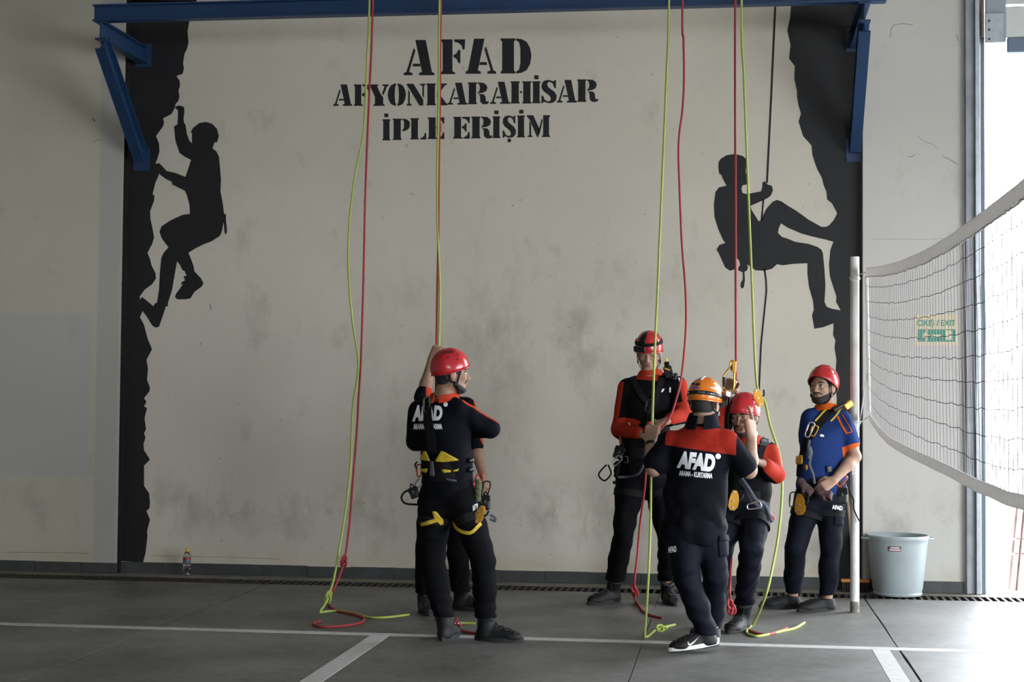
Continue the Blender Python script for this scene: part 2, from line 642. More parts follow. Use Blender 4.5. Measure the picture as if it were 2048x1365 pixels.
# something metal standing just outside the doorway
ms = empty('metal_stand', (2.5, .6, 0), 'rusty thin-legged metal stand outside the open doorway', 'stand')
M_rust = mat('rusty_tube', (.22, .13, .12), .5, .5, var=.3)
q = [atY(2018, 1181, .55), atY(2032, 1192, .28), atY(2033, 1022, .55), atY(2047, 1028, .28)]
q[0][2] = q[1][2] = -.02
off = np.array((.42, 0, 0))
for k in (0, 1):
    MB().tube([q[k], q[k + 2], q[k + 2] + (.03, 0, .12)], .012).build('leg', M_rust, ms)
    MB().tube([q[k] + off + (.1, 0, 0), q[k + 2] + off, q[k + 2] + off + (-.03, 0, .12)], .012).build('leg', M_rust, ms)
for t in (.45, .64):
    a = [q[k] * (1 - t) + q[k + 2] * t for k in (0, 1)]
    b = [(q[k] + off + (.1, 0, 0)) * (1 - t) + (q[k + 2] + off) * t for k in (0, 1)]
    MB().tube([a[0], a[1]], .009).build('rung', M_rust, ms)
    MB().tube([b[0], b[1]], .009).build('rung', M_rust, ms)
    MB().tube([a[0], b[0]], .009).build('rung', M_rust, ms)
top = [q[2], q[3], q[3] + off, q[2] + off]
MB().prism([p + (0, 0, .13) for p in top], (0, 0, .02)).build('stand_top', M_rust, ms)

# green wire fence across the yard
fe = empty('yard_fence', (6, 26, 0), 'pale green wire fence far across the bright yard', 'fence')
M_fence = mat('fence_green', (.25, .42, .22), .6)
for k in range(7):
    MB().tube([(2 + k * 2.5, 26, -.02), (2 + k * 2.5, 26, 1.9)], .03, 6).build('fence_post', M_fence, fe)
for k in range(6):
    mb = MB()
    for j in range(9):
        mb.tube([(2 + k * 2.5, 26, .1 + j * .21), (4.5 + k * 2.5, 26, .1 + j * .21)], .006, 4)
    for j in range(13):
        mb.tube([(2 + k * 2.5 + j * .2, 26, .1), (2 + k * 2.5 + j * .2, 26, 1.78)], .005, 4)
    o = mb.build('fence_mesh', M_fence, fe)
    o['kind'] = 'stuff'
# ------------------------------------------------------------------ mural paint on the wall
PY = PANEL_Y - .0015


def W(x, y):
    p = atY(x, y, PY)
    return p


def paint(name, poly, label=None, parent=None, clampx=None):
    pts = []
    for x, y in poly:
        p = W(x, y)
        if clampx:
            p[0] = min(max(p[0], clampx[0]), clampx[1])
        pts.append(p)
    o = MB().prism(pts, (0, -.0012, 0)).build(name, M_black, parent)
    if label:
        tag(o, label, 'mural')
    return o


rockL = [(393, 2), (385, 20), (379, 40), (375, 63), (377, 84), (374, 98), (369, 108), (366, 127), (368, 137), (365, 148), (353, 152), (359, 161), (360, 171), (357, 182), (359, 194), (356, 203), (351, 208), (350, 215), (343, 228), (326, 237), (328, 245), (326, 253), (312, 272), (318, 287), (319, 303), (314, 320), (311, 326), (318, 350), (311, 365), (305, 389), (309, 391), (308, 402), (300, 423), (301, 439), (305, 457), (308, 476), (304, 489), (295, 506), (300, 518), (303, 531), (311, 547), (312, 557), (304, 569), (289, 580), (279, 594), (284, 610), (285, 623), (280, 635), (288, 650), (295, 677), (304, 699), (293, 720), (296, 738), (294, 760), (300, 776), (299, 783), (288, 797), (293, 804), (288, 813), (294, 817), (289, 837), (292, 859), (288, 867), (291, 876), (287, 888), (288, 901), (300, 920), (288, 932), (288, 972), (298, 987), (300, 1004), (299, 1017), (293, 1023), (300, 1040), (294, 1063), (295, 1073), (291, 1107), (286, 1126)]
paint('mural_rock', [(200, 1122)] + [(210, 2)] + rockL, 'tall black painted cliff edge at the left under the bracket', clampx=(P_X0 + .004, 9))
# the cliff goes on above the beam
mb = MB().prism([(P_X0 + .004, PY, W(300, 3)[2]), (W(393, 3)[0], PY, W(393, 3)[2]), (W(397, 3)[0], PY, HZ - .3), (P_X0 + .004, PY, HZ - .3)], (0, -.0012, 0))
mb.build('mural_rock_top', M_black, bpy.data.objects['mural_rock'])
climber = [(351, 213), (359, 211), (368, 214), (369, 224), (367, 237), (368, 246), (371, 249), (374, 269), (379, 282), (384, 286), (384, 266), (381, 265), (386, 256), (399, 246), (412, 244), (425, 248), (434, 258), (438, 272), (434, 285), (429, 285), (425, 297), (433, 303), (438, 314), (440, 335), (442, 360), (441, 383), (446, 410), (448, 428), (452, 429), (452, 441), (453, 449), (454, 462), (452, 470), (449, 465), (448, 449), (447, 445), (444, 462), (440, 472), (423, 483), (407, 489), (391, 497), (377, 506), (382, 518), (387, 532), (389, 543), (402, 557), (407, 567), (403, 574), (389, 584), (381, 597), (372, 599), (354, 599), (350, 594), (352, 588), (366, 569), (362, 569), (363, 565), (370, 561), (367, 553), (373, 552), (369, 542), (365, 541), (360, 530), (354, 523), (349, 552), (344, 581), (336, 606), (336, 613), (332, 613), (325, 634), (318, 654), (311, 656), (304, 651), (294, 634), (285, 622), (279, 606), (283, 594), (289, 598), (307, 613), (310, 607), (314, 606), (318, 581), (320, 544), (323, 515), (328, 505), (337, 495), (324, 478), (319, 464), (323, 453), (341, 441), (365, 430), (380, 428), (379, 410), (374, 391), (370, 382), (362, 378), (344, 369), (344, 364), (333, 359), (323, 352), (314, 344), (312, 327), (319, 327), (325, 333), (333, 342), (351, 346), (371, 354), (378, 333), (382, 320), (370, 314), (359, 306), (351, 282), (348, 253), (355, 249), (356, 232), (356, 221), (351, 217)]
o = paint('mural_climber', climber, 'black painted silhouette of a climber in a helmet scaling the left cliff')
o.location.y = -.0006
rockR = [(1583, 2), (1582, 12), (1580, 37), (1574.5, 61), (1581, 90), (1578, 117), (1589.5, 132), (1588.5, 158), (1594, 182), (1594, 193), (1597, 211), (1602, 227), (1597, 243), (1606, 272), (1623, 291), (1625, 311), (1634, 338), (1644, 356), (1647, 370), (1653, 384), (1654, 399), (1664, 407), (1674, 426), (1673, 430), (1667, 441), (1659, 450), (1668, 465), (1667, 484), (1661, 499), (1658, 530), (1660, 553), (1667, 576), (1673, 593), (1672, 604), (1681, 620), (1676, 636), (1667, 649), (1667, 659), (1666, 670), (1671, 681), (1669, 696), (1673, 720), (1670, 760), (1674, 800), (1669, 850), (1673, 910), (1668, 960), (1672, 1010), (1667, 1070), (1671, 1120), (1668, 1158)]
paint('mural_rock', rockR + [(1740, 1162), (1745, 2)], 'tall black painted cliff edge at the right behind the net post', clampx=(-9, P_X1 - .003))
mb = MB().prism([(W(1583, 3)[0], PY, W(1583, 3)[2]), (P_X1 - .003, PY, W(1583, 3)[2]), (P_X1 - .003, PY, HZ - .3), (W(1590, 3)[0], PY, HZ - .3)], (0, -.0012, 0))
mb.build('mural_rock_top', M_black, bpy.data.objects['mural_rock.001'])
abseiler = [(1437, 325), (1441, 318), (1453, 310.5), (1470, 308), (1485, 312), (1494, 319), (1492, 334), (1491, 343), (1493, 350), (1494, 369), (1485, 371), (1483, 378), (1485, 386), (1491, 388), (1501, 387), (1522, 383), (1524.5, 375), (1525, 365), (1530, 363), (1535, 369), (1544, 372), (1546, 381), (1542, 391), (1536, 396), (1526, 401), (1501, 412), (1503, 420), (1517, 442), (1521, 442), (1532, 419), (1545, 404), (1554, 400), (1563, 403), (1576, 412), (1593, 422), (1617, 439.5), (1643, 454), (1652, 454), (1662, 449), (1672, 450), (1674, 486), (1667, 484), (1649, 479), (1623, 473), (1602, 467), (1576, 456), (1562, 447), (1558, 456), (1556, 466), (1564, 474), (1576, 478), (1590.5, 484), (1617, 488), (1634.5, 494), (1643, 499.5), (1646, 507), (1649, 539), (1651, 571), (1649, 604), (1653.5, 614), (1664, 618), (1681, 621), (1690, 624), (1690, 644), (1665, 648), (1646, 655), (1629, 658), (1624, 631), (1628, 620), (1626, 601), (1618, 574), (1615, 548), (1615, 527), (1588, 528), (1566, 531), (1554, 529), (1544, 538), (1529, 542), (1511, 541), (1500, 533), (1494, 529), (1496, 535), (1494, 541.5), (1489, 544), (1490, 560), (1488, 574), (1485, 578), (1481, 574), (1482, 565.5), (1485.6, 559.6), (1485.6, 545), (1476, 541), (1477, 535), (1480.6, 530), (1478, 521.5), (1472, 514), (1473, 533), (1469, 539), (1460, 542), (1450, 535), (1444, 521.5), (1438, 508), (1433, 499.5), (1438, 491), (1451, 486), (1447, 482), (1437, 460), (1429, 434), (1428, 407), (1431, 384), (1438, 375), (1453, 371.5), (1445, 356), (1443, 350), (1438, 347), (1437, 337)]
ab = paint('mural_abseiler', abseiler, 'black painted silhouette of an abseiler seated on a rope beside the right cliff')
ab.location.y = -.0006


def paint_line(pts, wpx, name, parent):
    P = [np.array(p, float) for p in pts]
    Lp, Rp = [], []
    for i in range(len(P)):
        t = P[min(i + 1, len(P) - 1)] - P[max(i - 1, 0)]
        t /= np.linalg.norm(t)
        n = np.array((-t[1], t[0])) * wpx / 2
        Lp.append(P[i] + n)
        Rp.append(P[i] - n)
    return paint(name, [tuple(p) for p in Lp + Rp[::-1]], None, parent)


paint_line([(1551, 3), (1543, 180), (1534, 366)], 4, 'painted_rope', ab)
paint_line([(1527, 398), (1523, 442)], 3.5, 'painted_rope', ab)
paint_line([(1529, 538), (1532, 560), (1533, 580), (1531, 602), (1527, 640), (1522, 690), (1518, 780)], 3.5, 'painted_rope', ab)

# ------------------------------------------------------------------ stencilled lettering
STEM = [(0, 1), (.47, 1), (.47, .08), (.58, .05), (.58, 0), (0, 0), (0, .06), (.06, .1), (.06, .9), (0, .94)]
ARM_T = [(.54, 1), (1, 1), (.98, .72), (.9, .7), (.85, .82), (.72, .9), (.54, .93)]
ARM_M = [(.51, .55), (.64, .6), (.72, .7), (.8, .7), (.8, .32), (.72, .32), (.64, .44), (.51, .49)]
ARM_B = [(.62, 0), (1, 0), (.98, .30), (.9, .32), (.85, .18), (.74, .1), (.62, .07)]


def sx(poly, a, b):
    return [(a + (b - a) * x, y) for x, y in poly]


STEMF = [(0, 1), (1, 1), (1, .95), (.9, .91), (.9, .09), (1, .05), (1, 0), (0, 0), (0, .05), (.1, .09), (.1, .91), (0, .95)]
A_R = [[(.38, 1), (.72, 1), (.92, .10), (1, .06), (1, 0), (.50, 0), (.50, .06), (.60, .10)],
       [(.33, .78), (.385, .70), (.18, .10), (.29, .06), (.29, 0), (0, 0), (0, .06), (.09, .10)],
       [(.31, .33), (.53, .33), (.56, .25), (.29, .25)]]
HO = [(.46, 1), (.32, .98), (.16, .9), (.05, .72), (0, .5), (.05, .28), (.16, .1), (.32, .02), (.46, 0), (.46, .08), (.41, .16), (.385, .5), (.41, .84), (.46, .92)]
BOWL = [(.50, 1), (.68, .98), (.85, .9), (.96, .72), (1, .5), (.96, .28), (.85, .1), (.68, .02), (.50, 0), (.50, .05), (.60, .12), (.64, .3), (.64, .7), (.60, .88), (.50, .95)]
S_ = [(.95, 1), (.95, .65), (.85, .65), (.75, .84), (.55, .93), (.42, .88), (.40, .78), (.48, .68), (.85, .50), (1, .33), (.97, .15), (.8, .03), (.6, 0), (.42, 0), (.2, .06), (.1, 0), (.02, 0), (.02, .33), (.12, .33), (.25, .14), (.45, .07), (.6, .12), (.62, .22), (.52, .33), (.15, .52), (.02, .68), (.06, .86), (.2, .97), (.4, 1), (.55, 1), (.8, .94), (.87, 1)]
G = {
    'A': A_R, 'a': [[(1 - x, y) for x, y in p] for p in A_R],
    'F': [STEM, ARM_T, ARM_M], 'E': [STEM, ARM_T, ARM_M, ARM_B],
    'D': [sx(STEMF, 0, .48), BOWL],
    'Y': [[(0, 1), (.46, 1), (.46, .94), (.41, .91), (.58, .57), (.72, .4), (.72, .09), (.8, .05), (.8, 0), (.22, 0), (.22, .05), (.30, .09), (.30, .42), (.06, .92), (0, .94)],
          [(.68, 1), (1, 1), (1, .94), (.92, .91), (.74, .5), (.66, .58), (.79, .91), (.68, .94)]],
    'O': [HO, [(1 - x, y) for x, y in HO]],
    'N': [[(.08, .74), (.17, .63), (.17, .1), (.27, .05), (.27, 0), (0, 0), (0, .05), (.08, .1)],
          [(0, 1), (.36, 1), (.88, .27), (.88, 0), (.68, 0), (.10, .82), (0, .95)],
          [(.70, 1), (1, 1), (1, .95), (.92, .9), (.92, .34), (.83, .46), (.83, .9), (.70, .95)]],
    'K': [sx(STEMF, 0, .45), [(.48, .50), (.73, .9), (.64, .94), (.64, 1), (.97, 1), (.97, .94), (.87, .9), (.62, .56)],
          [(.49, .44), (.60, .54), (.95, .1), (1, .06), (1, 0), (.60, 0), (.60, .06), (.63, .1)]],
    'R': [sx(STEMF, 0, .44), [(.47, 1), (.75, .98), (.90, .88), (.94, .75), (.88, .6), (.7, .52), (.47, .5), (.47, .55), (.55, .6), (.58, .75), (.55, .9), (.47, .95)],
          [(.50, .47), (.75, .46), (.85, .36), (.87, .15), (.93, .12), (1, .16), (1, .05), (.9, 0), (.72, 0), (.6, .1), (.58, .38)]],
    'P': [sx(STEMF, 0, .52), [(.55, 1), (.8, .97), (.97, .86), (1, .72), (.95, .56), (.8, .45), (.55, .40), (.55, .46), (.64, .55), (.66, .72), (.64, .88), (.55, .95)]],
    'H': [sx(STEMF, 0, .44), sx(STEMF, .56, 1), [(.45, .56), (.55, .56), (.55, .47), (.45, .47)]],
    'I': [STEMF],
    'L': [sx(STEMF, 0, .52), ARM_B],
    'S': [S_],
    'M': [[(.03, 0), (.25, 0), (.25, .05), (.19, .08), (.19, .6), (.11, .76), (.11, .08), (.03, .05)],
          [(0, 1), (.28, 1), (.56, .34), (.49, 0), (.44, 0), (.12, .8), (0, .95)],
          [(.52, .05), (.60, .36), (.69, .78), (.64, .84), (.50, .28)],
          [(.70, 1), (1, 1), (1, .94), (.95, .9), (.95, .09), (1, .05), (1, 0), (.64, 0), (.64, .05), (.70, .09)]],
}
LET = empty('wall_lettering', W(930, 180), 'black stencilled Turkish lettering painted high on the wall between the two silhouettes', 'lettering')


def letter(ch, x0, x1, y0, y1):
    mb = MB()
    for poly in G[ch]:
        mb.prism([W(650 + (x0 + (x1 - x0) * u) / 3.657, 50 + (y1 - (y1 - y0) * v) / 3.657) for u, v in poly], (0, -.0012, 0))
    return mb.build('letter', M_black, LET)


for a in (('A', 575, 800, 110, 368), ('F', 850, 1025, 105, 360), ('a', 1028, 1252, 100, 357), ('D', 1285, 1510, 98, 355),
          ('A', 60, 200, 435, 592), ('F', 212, 325, 435, 592), ('Y', 322, 466, 435, 592), ('O', 458, 592, 428, 592), ('N', 597, 735, 430, 590), ('K', 742, 895, 428, 588), ('A', 895, 1042, 422, 583), ('R', 1045, 1197, 420, 580), ('A', 1208, 1354, 415, 577), ('H', 1357, 1510, 412, 575), ('I', 1515, 1576, 412, 573), ('S', 1580, 1695, 403, 572), ('A', 1695, 1842, 402, 568), ('R', 1845, 1997, 398, 563),
          ('I', 420, 478, 690, 845), ('P', 495, 622, 685, 842), ('L', 625, 742, 682, 838), ('E', 752, 874, 676, 835), ('E', 938, 1060, 672, 832), ('R', 1070, 1224, 670, 830), ('I', 1225, 1282, 668, 828), ('S', 1297, 1397, 663, 825), ('I', 1405, 1462, 662, 823), ('M', 1475, 1647, 660, 820)):
    letter(*a)
for (x0, x1, y0, y1) in ((1530, 1562, 368, 397), (433, 464, 648, 675), (1238, 1270, 626, 653), (1420, 1452, 621, 648), (1335, 1360, 832, 858)):
    MB().prism([W(650 + x / 3.657, 50 + y / 3.657) for x, y in ((x0, y0), (x1, y0), (x1, y1), (x0, y1))], (0, -.0012, 0)).build('letter_dot', M_black, LET)

# ------------------------------------------------------------------ blue steel beam on brackets
BY = -.80
bz1, bz0 = 4.50, 4.37
beam = empty('steel_beam', (-1.9, BY, bz0), 'blue painted steel I-beam spanning the wall top on two brackets', 'beam')
bx0, bx1 = float(atY(189, 42, BY)[0]), float(atY(1772, 8, BY)[0])
MB().box(bx0, bx1, BY - .045, BY + .045, bz0, bz0 + .012).build('flange', M_blue, beam)
MB().box(bx0, bx1, BY - .045, BY + .045, bz1 - .012, bz1).build('flange', M_blue, beam)
MB().box(bx0, bx1, BY - .006, BY + .006, bz0 + .012, bz1 - .012).build('web', M_blue, beam)


def bracket(xc, label):
    b = empty('wall_bracket', (xc, PANEL_Y, 3.3), label, 'bracket')

    def ibeam(a, c, name, h=.13, wd=.085):
        a, c = np.array(a), np.array(c)
        d = (c - a) / np.linalg.norm(c - a)
        s = np.array((1., 0, 0))
        t = np.cross(s, d)
        m_ = (a + c) / 2
        Lh = np.linalg.norm(c - a) / 2
        MB().obox(m_ + t * (h / 2), s, d, t, wd / 2, Lh, .006).obox(m_ - t * (h / 2), s, d, t, wd / 2, Lh, .006).obox(m_, s, d, t, .005, Lh, h / 2).build(name, M_blue, b)
    ibeam((xc, BY - .05, bz0 - .075), (xc, PANEL_Y - .012, bz0 - .075), 'arm')
    ibeam((xc, BY + .0, bz0 - .17), (xc, PANEL_Y - .03, 3.45), 'strut')
    MB().box(xc - .07, xc + .07, PANEL_Y - .014, PANEL_Y - .003, bz0 - .17, bz0 + .02).build('wall_plate', M_blue, b)
    MB().box(xc - .07, xc + .07, PANEL_Y - .014, PANEL_Y - .003, 3.33, 3.52).build('wall_plate', M_blue, b)
    for zz in (3.35, 3.50, bz0 - .15, bz0):
        for s in (-1, 1):
            MB().lathe((xc + s * .055, PANEL_Y - .014, zz), [(.010, 0), (.010, .008)], 6, (np.array((1., 0, 0)), np.array((0, 0, 1.)), np.array((0, -1., 0)))).build('bolt', M_dark_steel, b)
    return b


bracket(float(atY(270, 330, PANEL_Y)[0]) + .06, 'blue steel bracket with a slanted strut at the left end of the beam')
bracket(float(atY(1715, 330, PANEL_Y)[0]) - .02, 'blue steel bracket with a slanted strut at the right end of the beam')

# ------------------------------------------------------------------ exit sign
sg = empty('exit_sign', atY(1870, 660, 0), 'cream and green exit sign with a running figure and arrow behind the net', 'sign')
M_cream = mat('sign_cream', (.66, .57, .36), .5)
M_green = mat('sign_green', (.03, .25, .17), .5)


def flat_rect(x0, x1, y0, y1, d, name, m, parent):
    a, b = atY(x0, y0, -d), atY(x1, y1, -d)
    return MB().box(a[0], b[0], -d, 0, b[2], a[2]).build(name, m, parent)


flat_rect(1829, 1915, 630, 691, .003, 'sign_plate', M_cream, sg)
flat_rect(1836, 1910, 659, 684, .004, 'sign_field', M_green, sg)


def flat_text(s, px0, px1, ytop, ybot, Y, name, m, parent, bold=.02):
    V, Fc = text_tris(s, bold)
    lo, hi = V.min(0), V.max(0)
    cap = .72
    vs = []
    for vx, vy in V:
        u = (vx - lo[0]) / (hi[0] - lo[0])
        v = vy / cap
        vs.append(atY(px0 + (px1 - px0) * u, ybot + (ytop - ybot) * v, Y))
    me = MB().add(vs, Fc)
    o = me.build(name, m, parent, fix=False)
    return o


flat_text('ÇIKIŞ / EXIT', 1834, 1911, 640, 652, -.0045, 'sign_text', M_green, sg, .03)


def sign_poly(pts, name='pictogram'):
    return MB().prism([atY(1820 + x / 17.06, 620 + y / 17.06, -.0048) for x, y in pts], (0, -.0006, 0)).build(name, M_cream, sg)


sign_poly([(730, 850), (1000, 850), (1000, 815), (1100, 900), (1000, 950), (1000, 935), (730, 935)], 'sign_arrow')
sign_poly([(1210, 700), (1400, 700), (1420, 760), (1420, 1030), (1210, 1030)], 'sign_door')
sign_poly([(530, 690), (600, 690), (610, 740), (570, 760), (530, 740)], 'figure_head')
sign_poly([(540, 770), (600, 780), (620, 860), (690, 880), (680, 910), (590, 890), (600, 960), (580, 1060), (530, 1060), (540, 960), (470, 940), (450, 990), (350, 1000), (345, 965), (420, 955), (470, 880), (430, 870), (470, 800)], 'figure_body')

# ------------------------------------------------------------------ net post, net
pp = fl(1709.5, 1225)
PX, PYY = float(pp[0]), float(pp[1])
ptop = 2.465
post = empty('net_post', (PX, PYY, 0), 'white painted steel volleyball post with chipped paint and a rope wrapped round', 'post')
M_post = mat('post_white', (.70, .70, .67), .4, var=0, col2=(.50, .49, .46), vscale=5, bump=.05)
MB().lathe((PX, PYY, 0), [(.031, .05), (.031, ptop - .004), (.029, ptop)], 24).build('pole', M_post, post, True)
MB().lathe((PX, PYY, 0), [(.0318, 0), (.0318, .04), (.0315, .075)], 24).build('scuffed_foot', mat('post_scuff', (.16, .14, .12), .7, var=.5, vscale=30), post, True)
for z in (ptop - .13,):
    MB().tube([(PX + .034 * math.cos(a), PYY + .034 * math.sin(a), z - .02 + .02 * math.sin(a)) for a in np.linspace(0, 2 * PI, 20, endpoint=False)], .004, 6, True).build('cord_wrap', M_white_paint, post)
MB().tube([(PX + .033 * math.cos(a), PYY + .033 * math.sin(a), 1.30 + .01 * a / 6.28) for a in np.linspace(0, 4 * PI, 40)], .004, 6).build('cord_wrap', M_white_paint, post)

net = empty('volleyball_net', (PX + .08, PYY - .08, 1.3), 'sagging white volleyball net with dark cords stretched from the post to the right', 'net')
NX = PX + .075


def net_pt(y, t):
    """t = 0 bottom edge .. 1 top edge; the net runs towards the viewer and sags"""
    yk = -y
    z1 = float(np.interp(yk, (1.2, 2.0, 2.62, 3.5, 4.65, 5.55, 6.4, 7.3, 10.2), (2.365, 2.305, 2.26, 2.21, 2.16, 2.14, 2.135, 2.14, 2.24)))
    z0 = float(np.interp(yk, (1.2, 1.7, 2.29, 3.07, 4.28, 5.22, 6.17, 7.0, 10.2), (1.37, 1.315, 1.27, 1.23, 1.19, 1.16, 1.13, 1.125, 1.22)))
    xx = NX + .02 * (1 - t) * math.sin(yk * 1.3)
    return np.array((xx, y, z0 + (z1 - z0) * t))


M_tape = mat('net_tape', (.66, .64, .62), .7, var=.10, vscale=25, bump=.2)
_nt = M_tape.node_tree
_tr = _nt.nodes.new('ShaderNodeBsdfTranslucent')
_tr.inputs['Color'].default_value = (.66, .64, .62, 1)
_ms = _nt.nodes.new('ShaderNodeMixShader')
_ms.inputs[0].default_value = .4
_nt.links.new(_nt.nodes['Principled BSDF'].outputs[0], _ms.inputs[1])
_nt.links.new(_tr.outputs[0], _ms.inputs[2])
_nt.links.new(_ms.outputs[0], _nt.nodes['Material Output'].inputs['Surface'])
M_cord = mat('net_cord', (.11, .105, .12), .7)
yy = np.concatenate([np.arange(PYY - .06, -10.2, -.12)])


def ribbon(y_list, t, h, name, thick=.008):
    vs, fs = [], []
    for i, y in enumerate(y_list):
        p = net_pt(y, t)
        for dz, dx in ((h / 2, -thick / 2), (h / 2, thick / 2), (-h / 2, thick / 2), (-h / 2, -thick / 2)):
            vs.append(p + (dx, 0, dz + random.uniform(-.001, .001)))
    n = len(y_list)
    for i in range(n - 1):
        for k in range(4):
            fs.append((i * 4 + k, i * 4 + (k + 1) % 4, i * 4 + 4 + (k + 1) % 4, i * 4 + 4 + k))
    fs += [(3, 2, 1, 0), tuple((n - 1) * 4 + k for k in range(4))]
    return MB().add(vs, fs).build(name, M_tape, net, True)


ribbon(yy, 1.0, .062, 'top_tape')
ribbon(yy, 0.0, .050, 'bottom_tape')
e0 = [net_pt(PYY - .06, t) for t in np.linspace(0.03, .97, 12)]
MB().tube([p + (.0, 0, 0) for p in e0], .011, 8).build('side_tape', mat('side_tape_white', (.78, .78, .77), .6), net)
random.seed(5)
mb = MB()
ys = np.arange(PYY - .11, -10.1, -.10)
for y in ys:
    pts = []
    for t in np.linspace(.02, .98, 7):
        pts.append(net_pt(y + random.uniform(-.006, .006), t))
    mb.tube(pts, .0016, 4)
o = mb.build('netting', mat('net_cord_glare', (.30, .27, .275), .7), net)  # upright cords lightened, glare of the doorway put into their colour
o['kind'] = 'stuff'
mb = MB()
for t in np.linspace(.1, .9, 9):
    mb.tube([net_pt(y, t + random.uniform(-.006, .006)) for y in np.arange(PYY - .06, -10.1, -.10)], .0016, 4)
o = mb.build('netting', M_cord, net)
o['kind'] = 'stuff'
mb = MB()
ys2 = np.arange(PYY - .08, -10.1, -.035)
mb.tube([net_pt(y, 1.0) + (-.004, 0, -.034 + random.uniform(-.004, .003)) for y in ys2], .004, 5)
mb.build('lacing', mat('lacing_white', (.8, .8, .78), .6), net)
# cords that tie the net to the post
MB().tube([net_pt(PYY - .06, 1.0), (PX + .02, PYY - .02, ptop - .13)], .004, 6).build('tie_cord', M_white_paint, net)
MB().tube(crom([net_pt(PYY - .06, .0), (PX + .045, PYY - .04, 1.32), (PX + .035, PYY, 1.30)], 5), .004, 6).build('tie_cord', M_white_paint, net)
MB().tube(crom([net_pt(PYY - .06, .35), (PX + .05, PYY - .05, 1.45), (PX + .0, PYY - .04, 1.10), (PX - .02, PYY - .04, .95)], 6), .004, 6).build('tie_cord', M_white_paint, net)

# ------------------------------------------------------------------ bin
bc = fl(1800, 1197)
bc = np.array((bc[0], bc[1] + .18, 0))
bn = empty('waste_bin', bc, 'large grey plastic bin with a sticker against the wall right of the net post', 'bin')
M_bin = mat('bin_plastic', (.30, .345, .35), .42, var=.05, vscale=6)
s = 1.0
prof = [(.15, 0.0), (.178, .006), (.183, .02), (.178, .03), (.186, .06), (.222, .395), (.224, .41), (.232, .425), (.236, .44), (.232, .452), (.222, .455), (.214, .445), (.212, .42), (.176, .06), (.16, .03), (.01, .03)]
MB().lathe(bc, prof, 48).build('bin_body', M_bin, bn, True)
for sgn in (-1, 1):
    d = np.array((math.cos(.15), math.sin(.15), 0)) * sgn
    t = np.array((-d[1], d[0], 0))
    MB().tube(crom([bc + d * .225 + t * .06 + (0, 0, .43), bc + d * .262 + t * .03 + (0, 0, .428), bc + d * .262 - t * .03 + (0, 0, .428), bc + d * .225 - t * .06 + (0, 0, .43)], 5), .009, 8, flat=.8).build('handle', M_bin, bn, True)


def cyl_label(c, r0, r1, z0, z1, a0, a1, name, m, parent, off=.001):
    vs, fs = [], []
    n = 8
    for k in range(n + 1):
        a = a0 + (a1 - a0) * k / n
        for r, z in ((r0, z0), (r1, z1)):
            vs.append(c + np.array(((r + off) * math.cos(a), (r + off) * math.sin(a), z)))
    for k in range(n):
        fs.append((2 * k, 2 * k + 2, 2 * k + 3, 2 * k + 1))
    return MB().add(vs, fs).build(name, m, parent, fix=False)


def bin_r(z):
    return .186 + (.222 - .186) * (z - .06) / (.395 - .06)


aa = -PI / 2 - .20
cyl_label(bc, bin_r(.345), bin_r(.385), .345, .385, aa - .22, aa + .22, 'sticker', mat('sticker_dark', (.10, .06, .06), .5), bn)
cyl_label(bc, bin_r(.350), bin_r(.366), .350, .366, aa - .17, aa + .20, 'sticker_print', mat('sticker_pink', (.60, .42, .42), .5), bn, .0016)
cyl_label(bc, bin_r(.370), bin_r(.379), .370, .379, aa - .13, aa + .16, 'sticker_print', mat('sticker_white', (.65, .62, .60), .5), bn, .0016)

# ------------------------------------------------------------------ water bottles
M_pet = mat('clear_pet', (.86, .90, .90), .03, trans=1.0, spec=.4)


def bottle(base_pt, axis, label, with_label=True):
    axis = np.array(axis, float)
    axis /= np.linalg.norm(axis)
    a = np.array((1., 0, 0)) if abs(axis[2]) > .9 else np.array((0, 0, 1.))
    X = np.cross(a, axis)
    X /= np.linalg.norm(X)
    Yv = np.cross(axis, X)
    fr = (X, Yv, axis)
    b = empty('water_bottle', base_pt, label, 'bottle')
    pr = [(.026, 0), (.031, .004), (.031, .02)]
    for k in range(5):
        z = .025 + k * .013
        pr += [(.029, z), (.0315, z + .006)]
    pr += [(.0315, .10), (.031, .105), (.031, .148), (.0315, .152), (.029, .165), (.018, .183), (.0135, .190), (.0135, .198)]
    MB().lathe(base_pt, pr, 20, fr).build('bottle_body', M_pet, b, True)
    if with_label:
        MB().lathe(base_pt, [(.0318, .107), (.0318, .128)], 20, fr).build('bottle_label', mat('label_blue', (.10, .13, .22), .4), b, True)
        MB().lathe(base_pt, [(.0318, .1285), (.0318, .147)], 20, fr).build('bottle_label', mat('label_red', (.28, .03, .05), .4), b, True)
    MB().lathe(base_pt, [(.0145, .194), (.0155, .196), (.0155, .213), (.0135, .216)], 20, fr).build('bottle_cap', mat('cap_yellow', (.60, .42, .02), .4), b, True)
    return b


bp_ = fl(384, 1148)
bottle((bp_[0], -.02, 0), (0, 0, 1), 'small clear water bottle with yellow cap standing by the left wall')
bq = fl(908, 1262)
bottle((bq[0], bq[1] + .02, .032), (-.15, .98, 0), 'clear plastic bottle lying on the floor behind the boot', False)

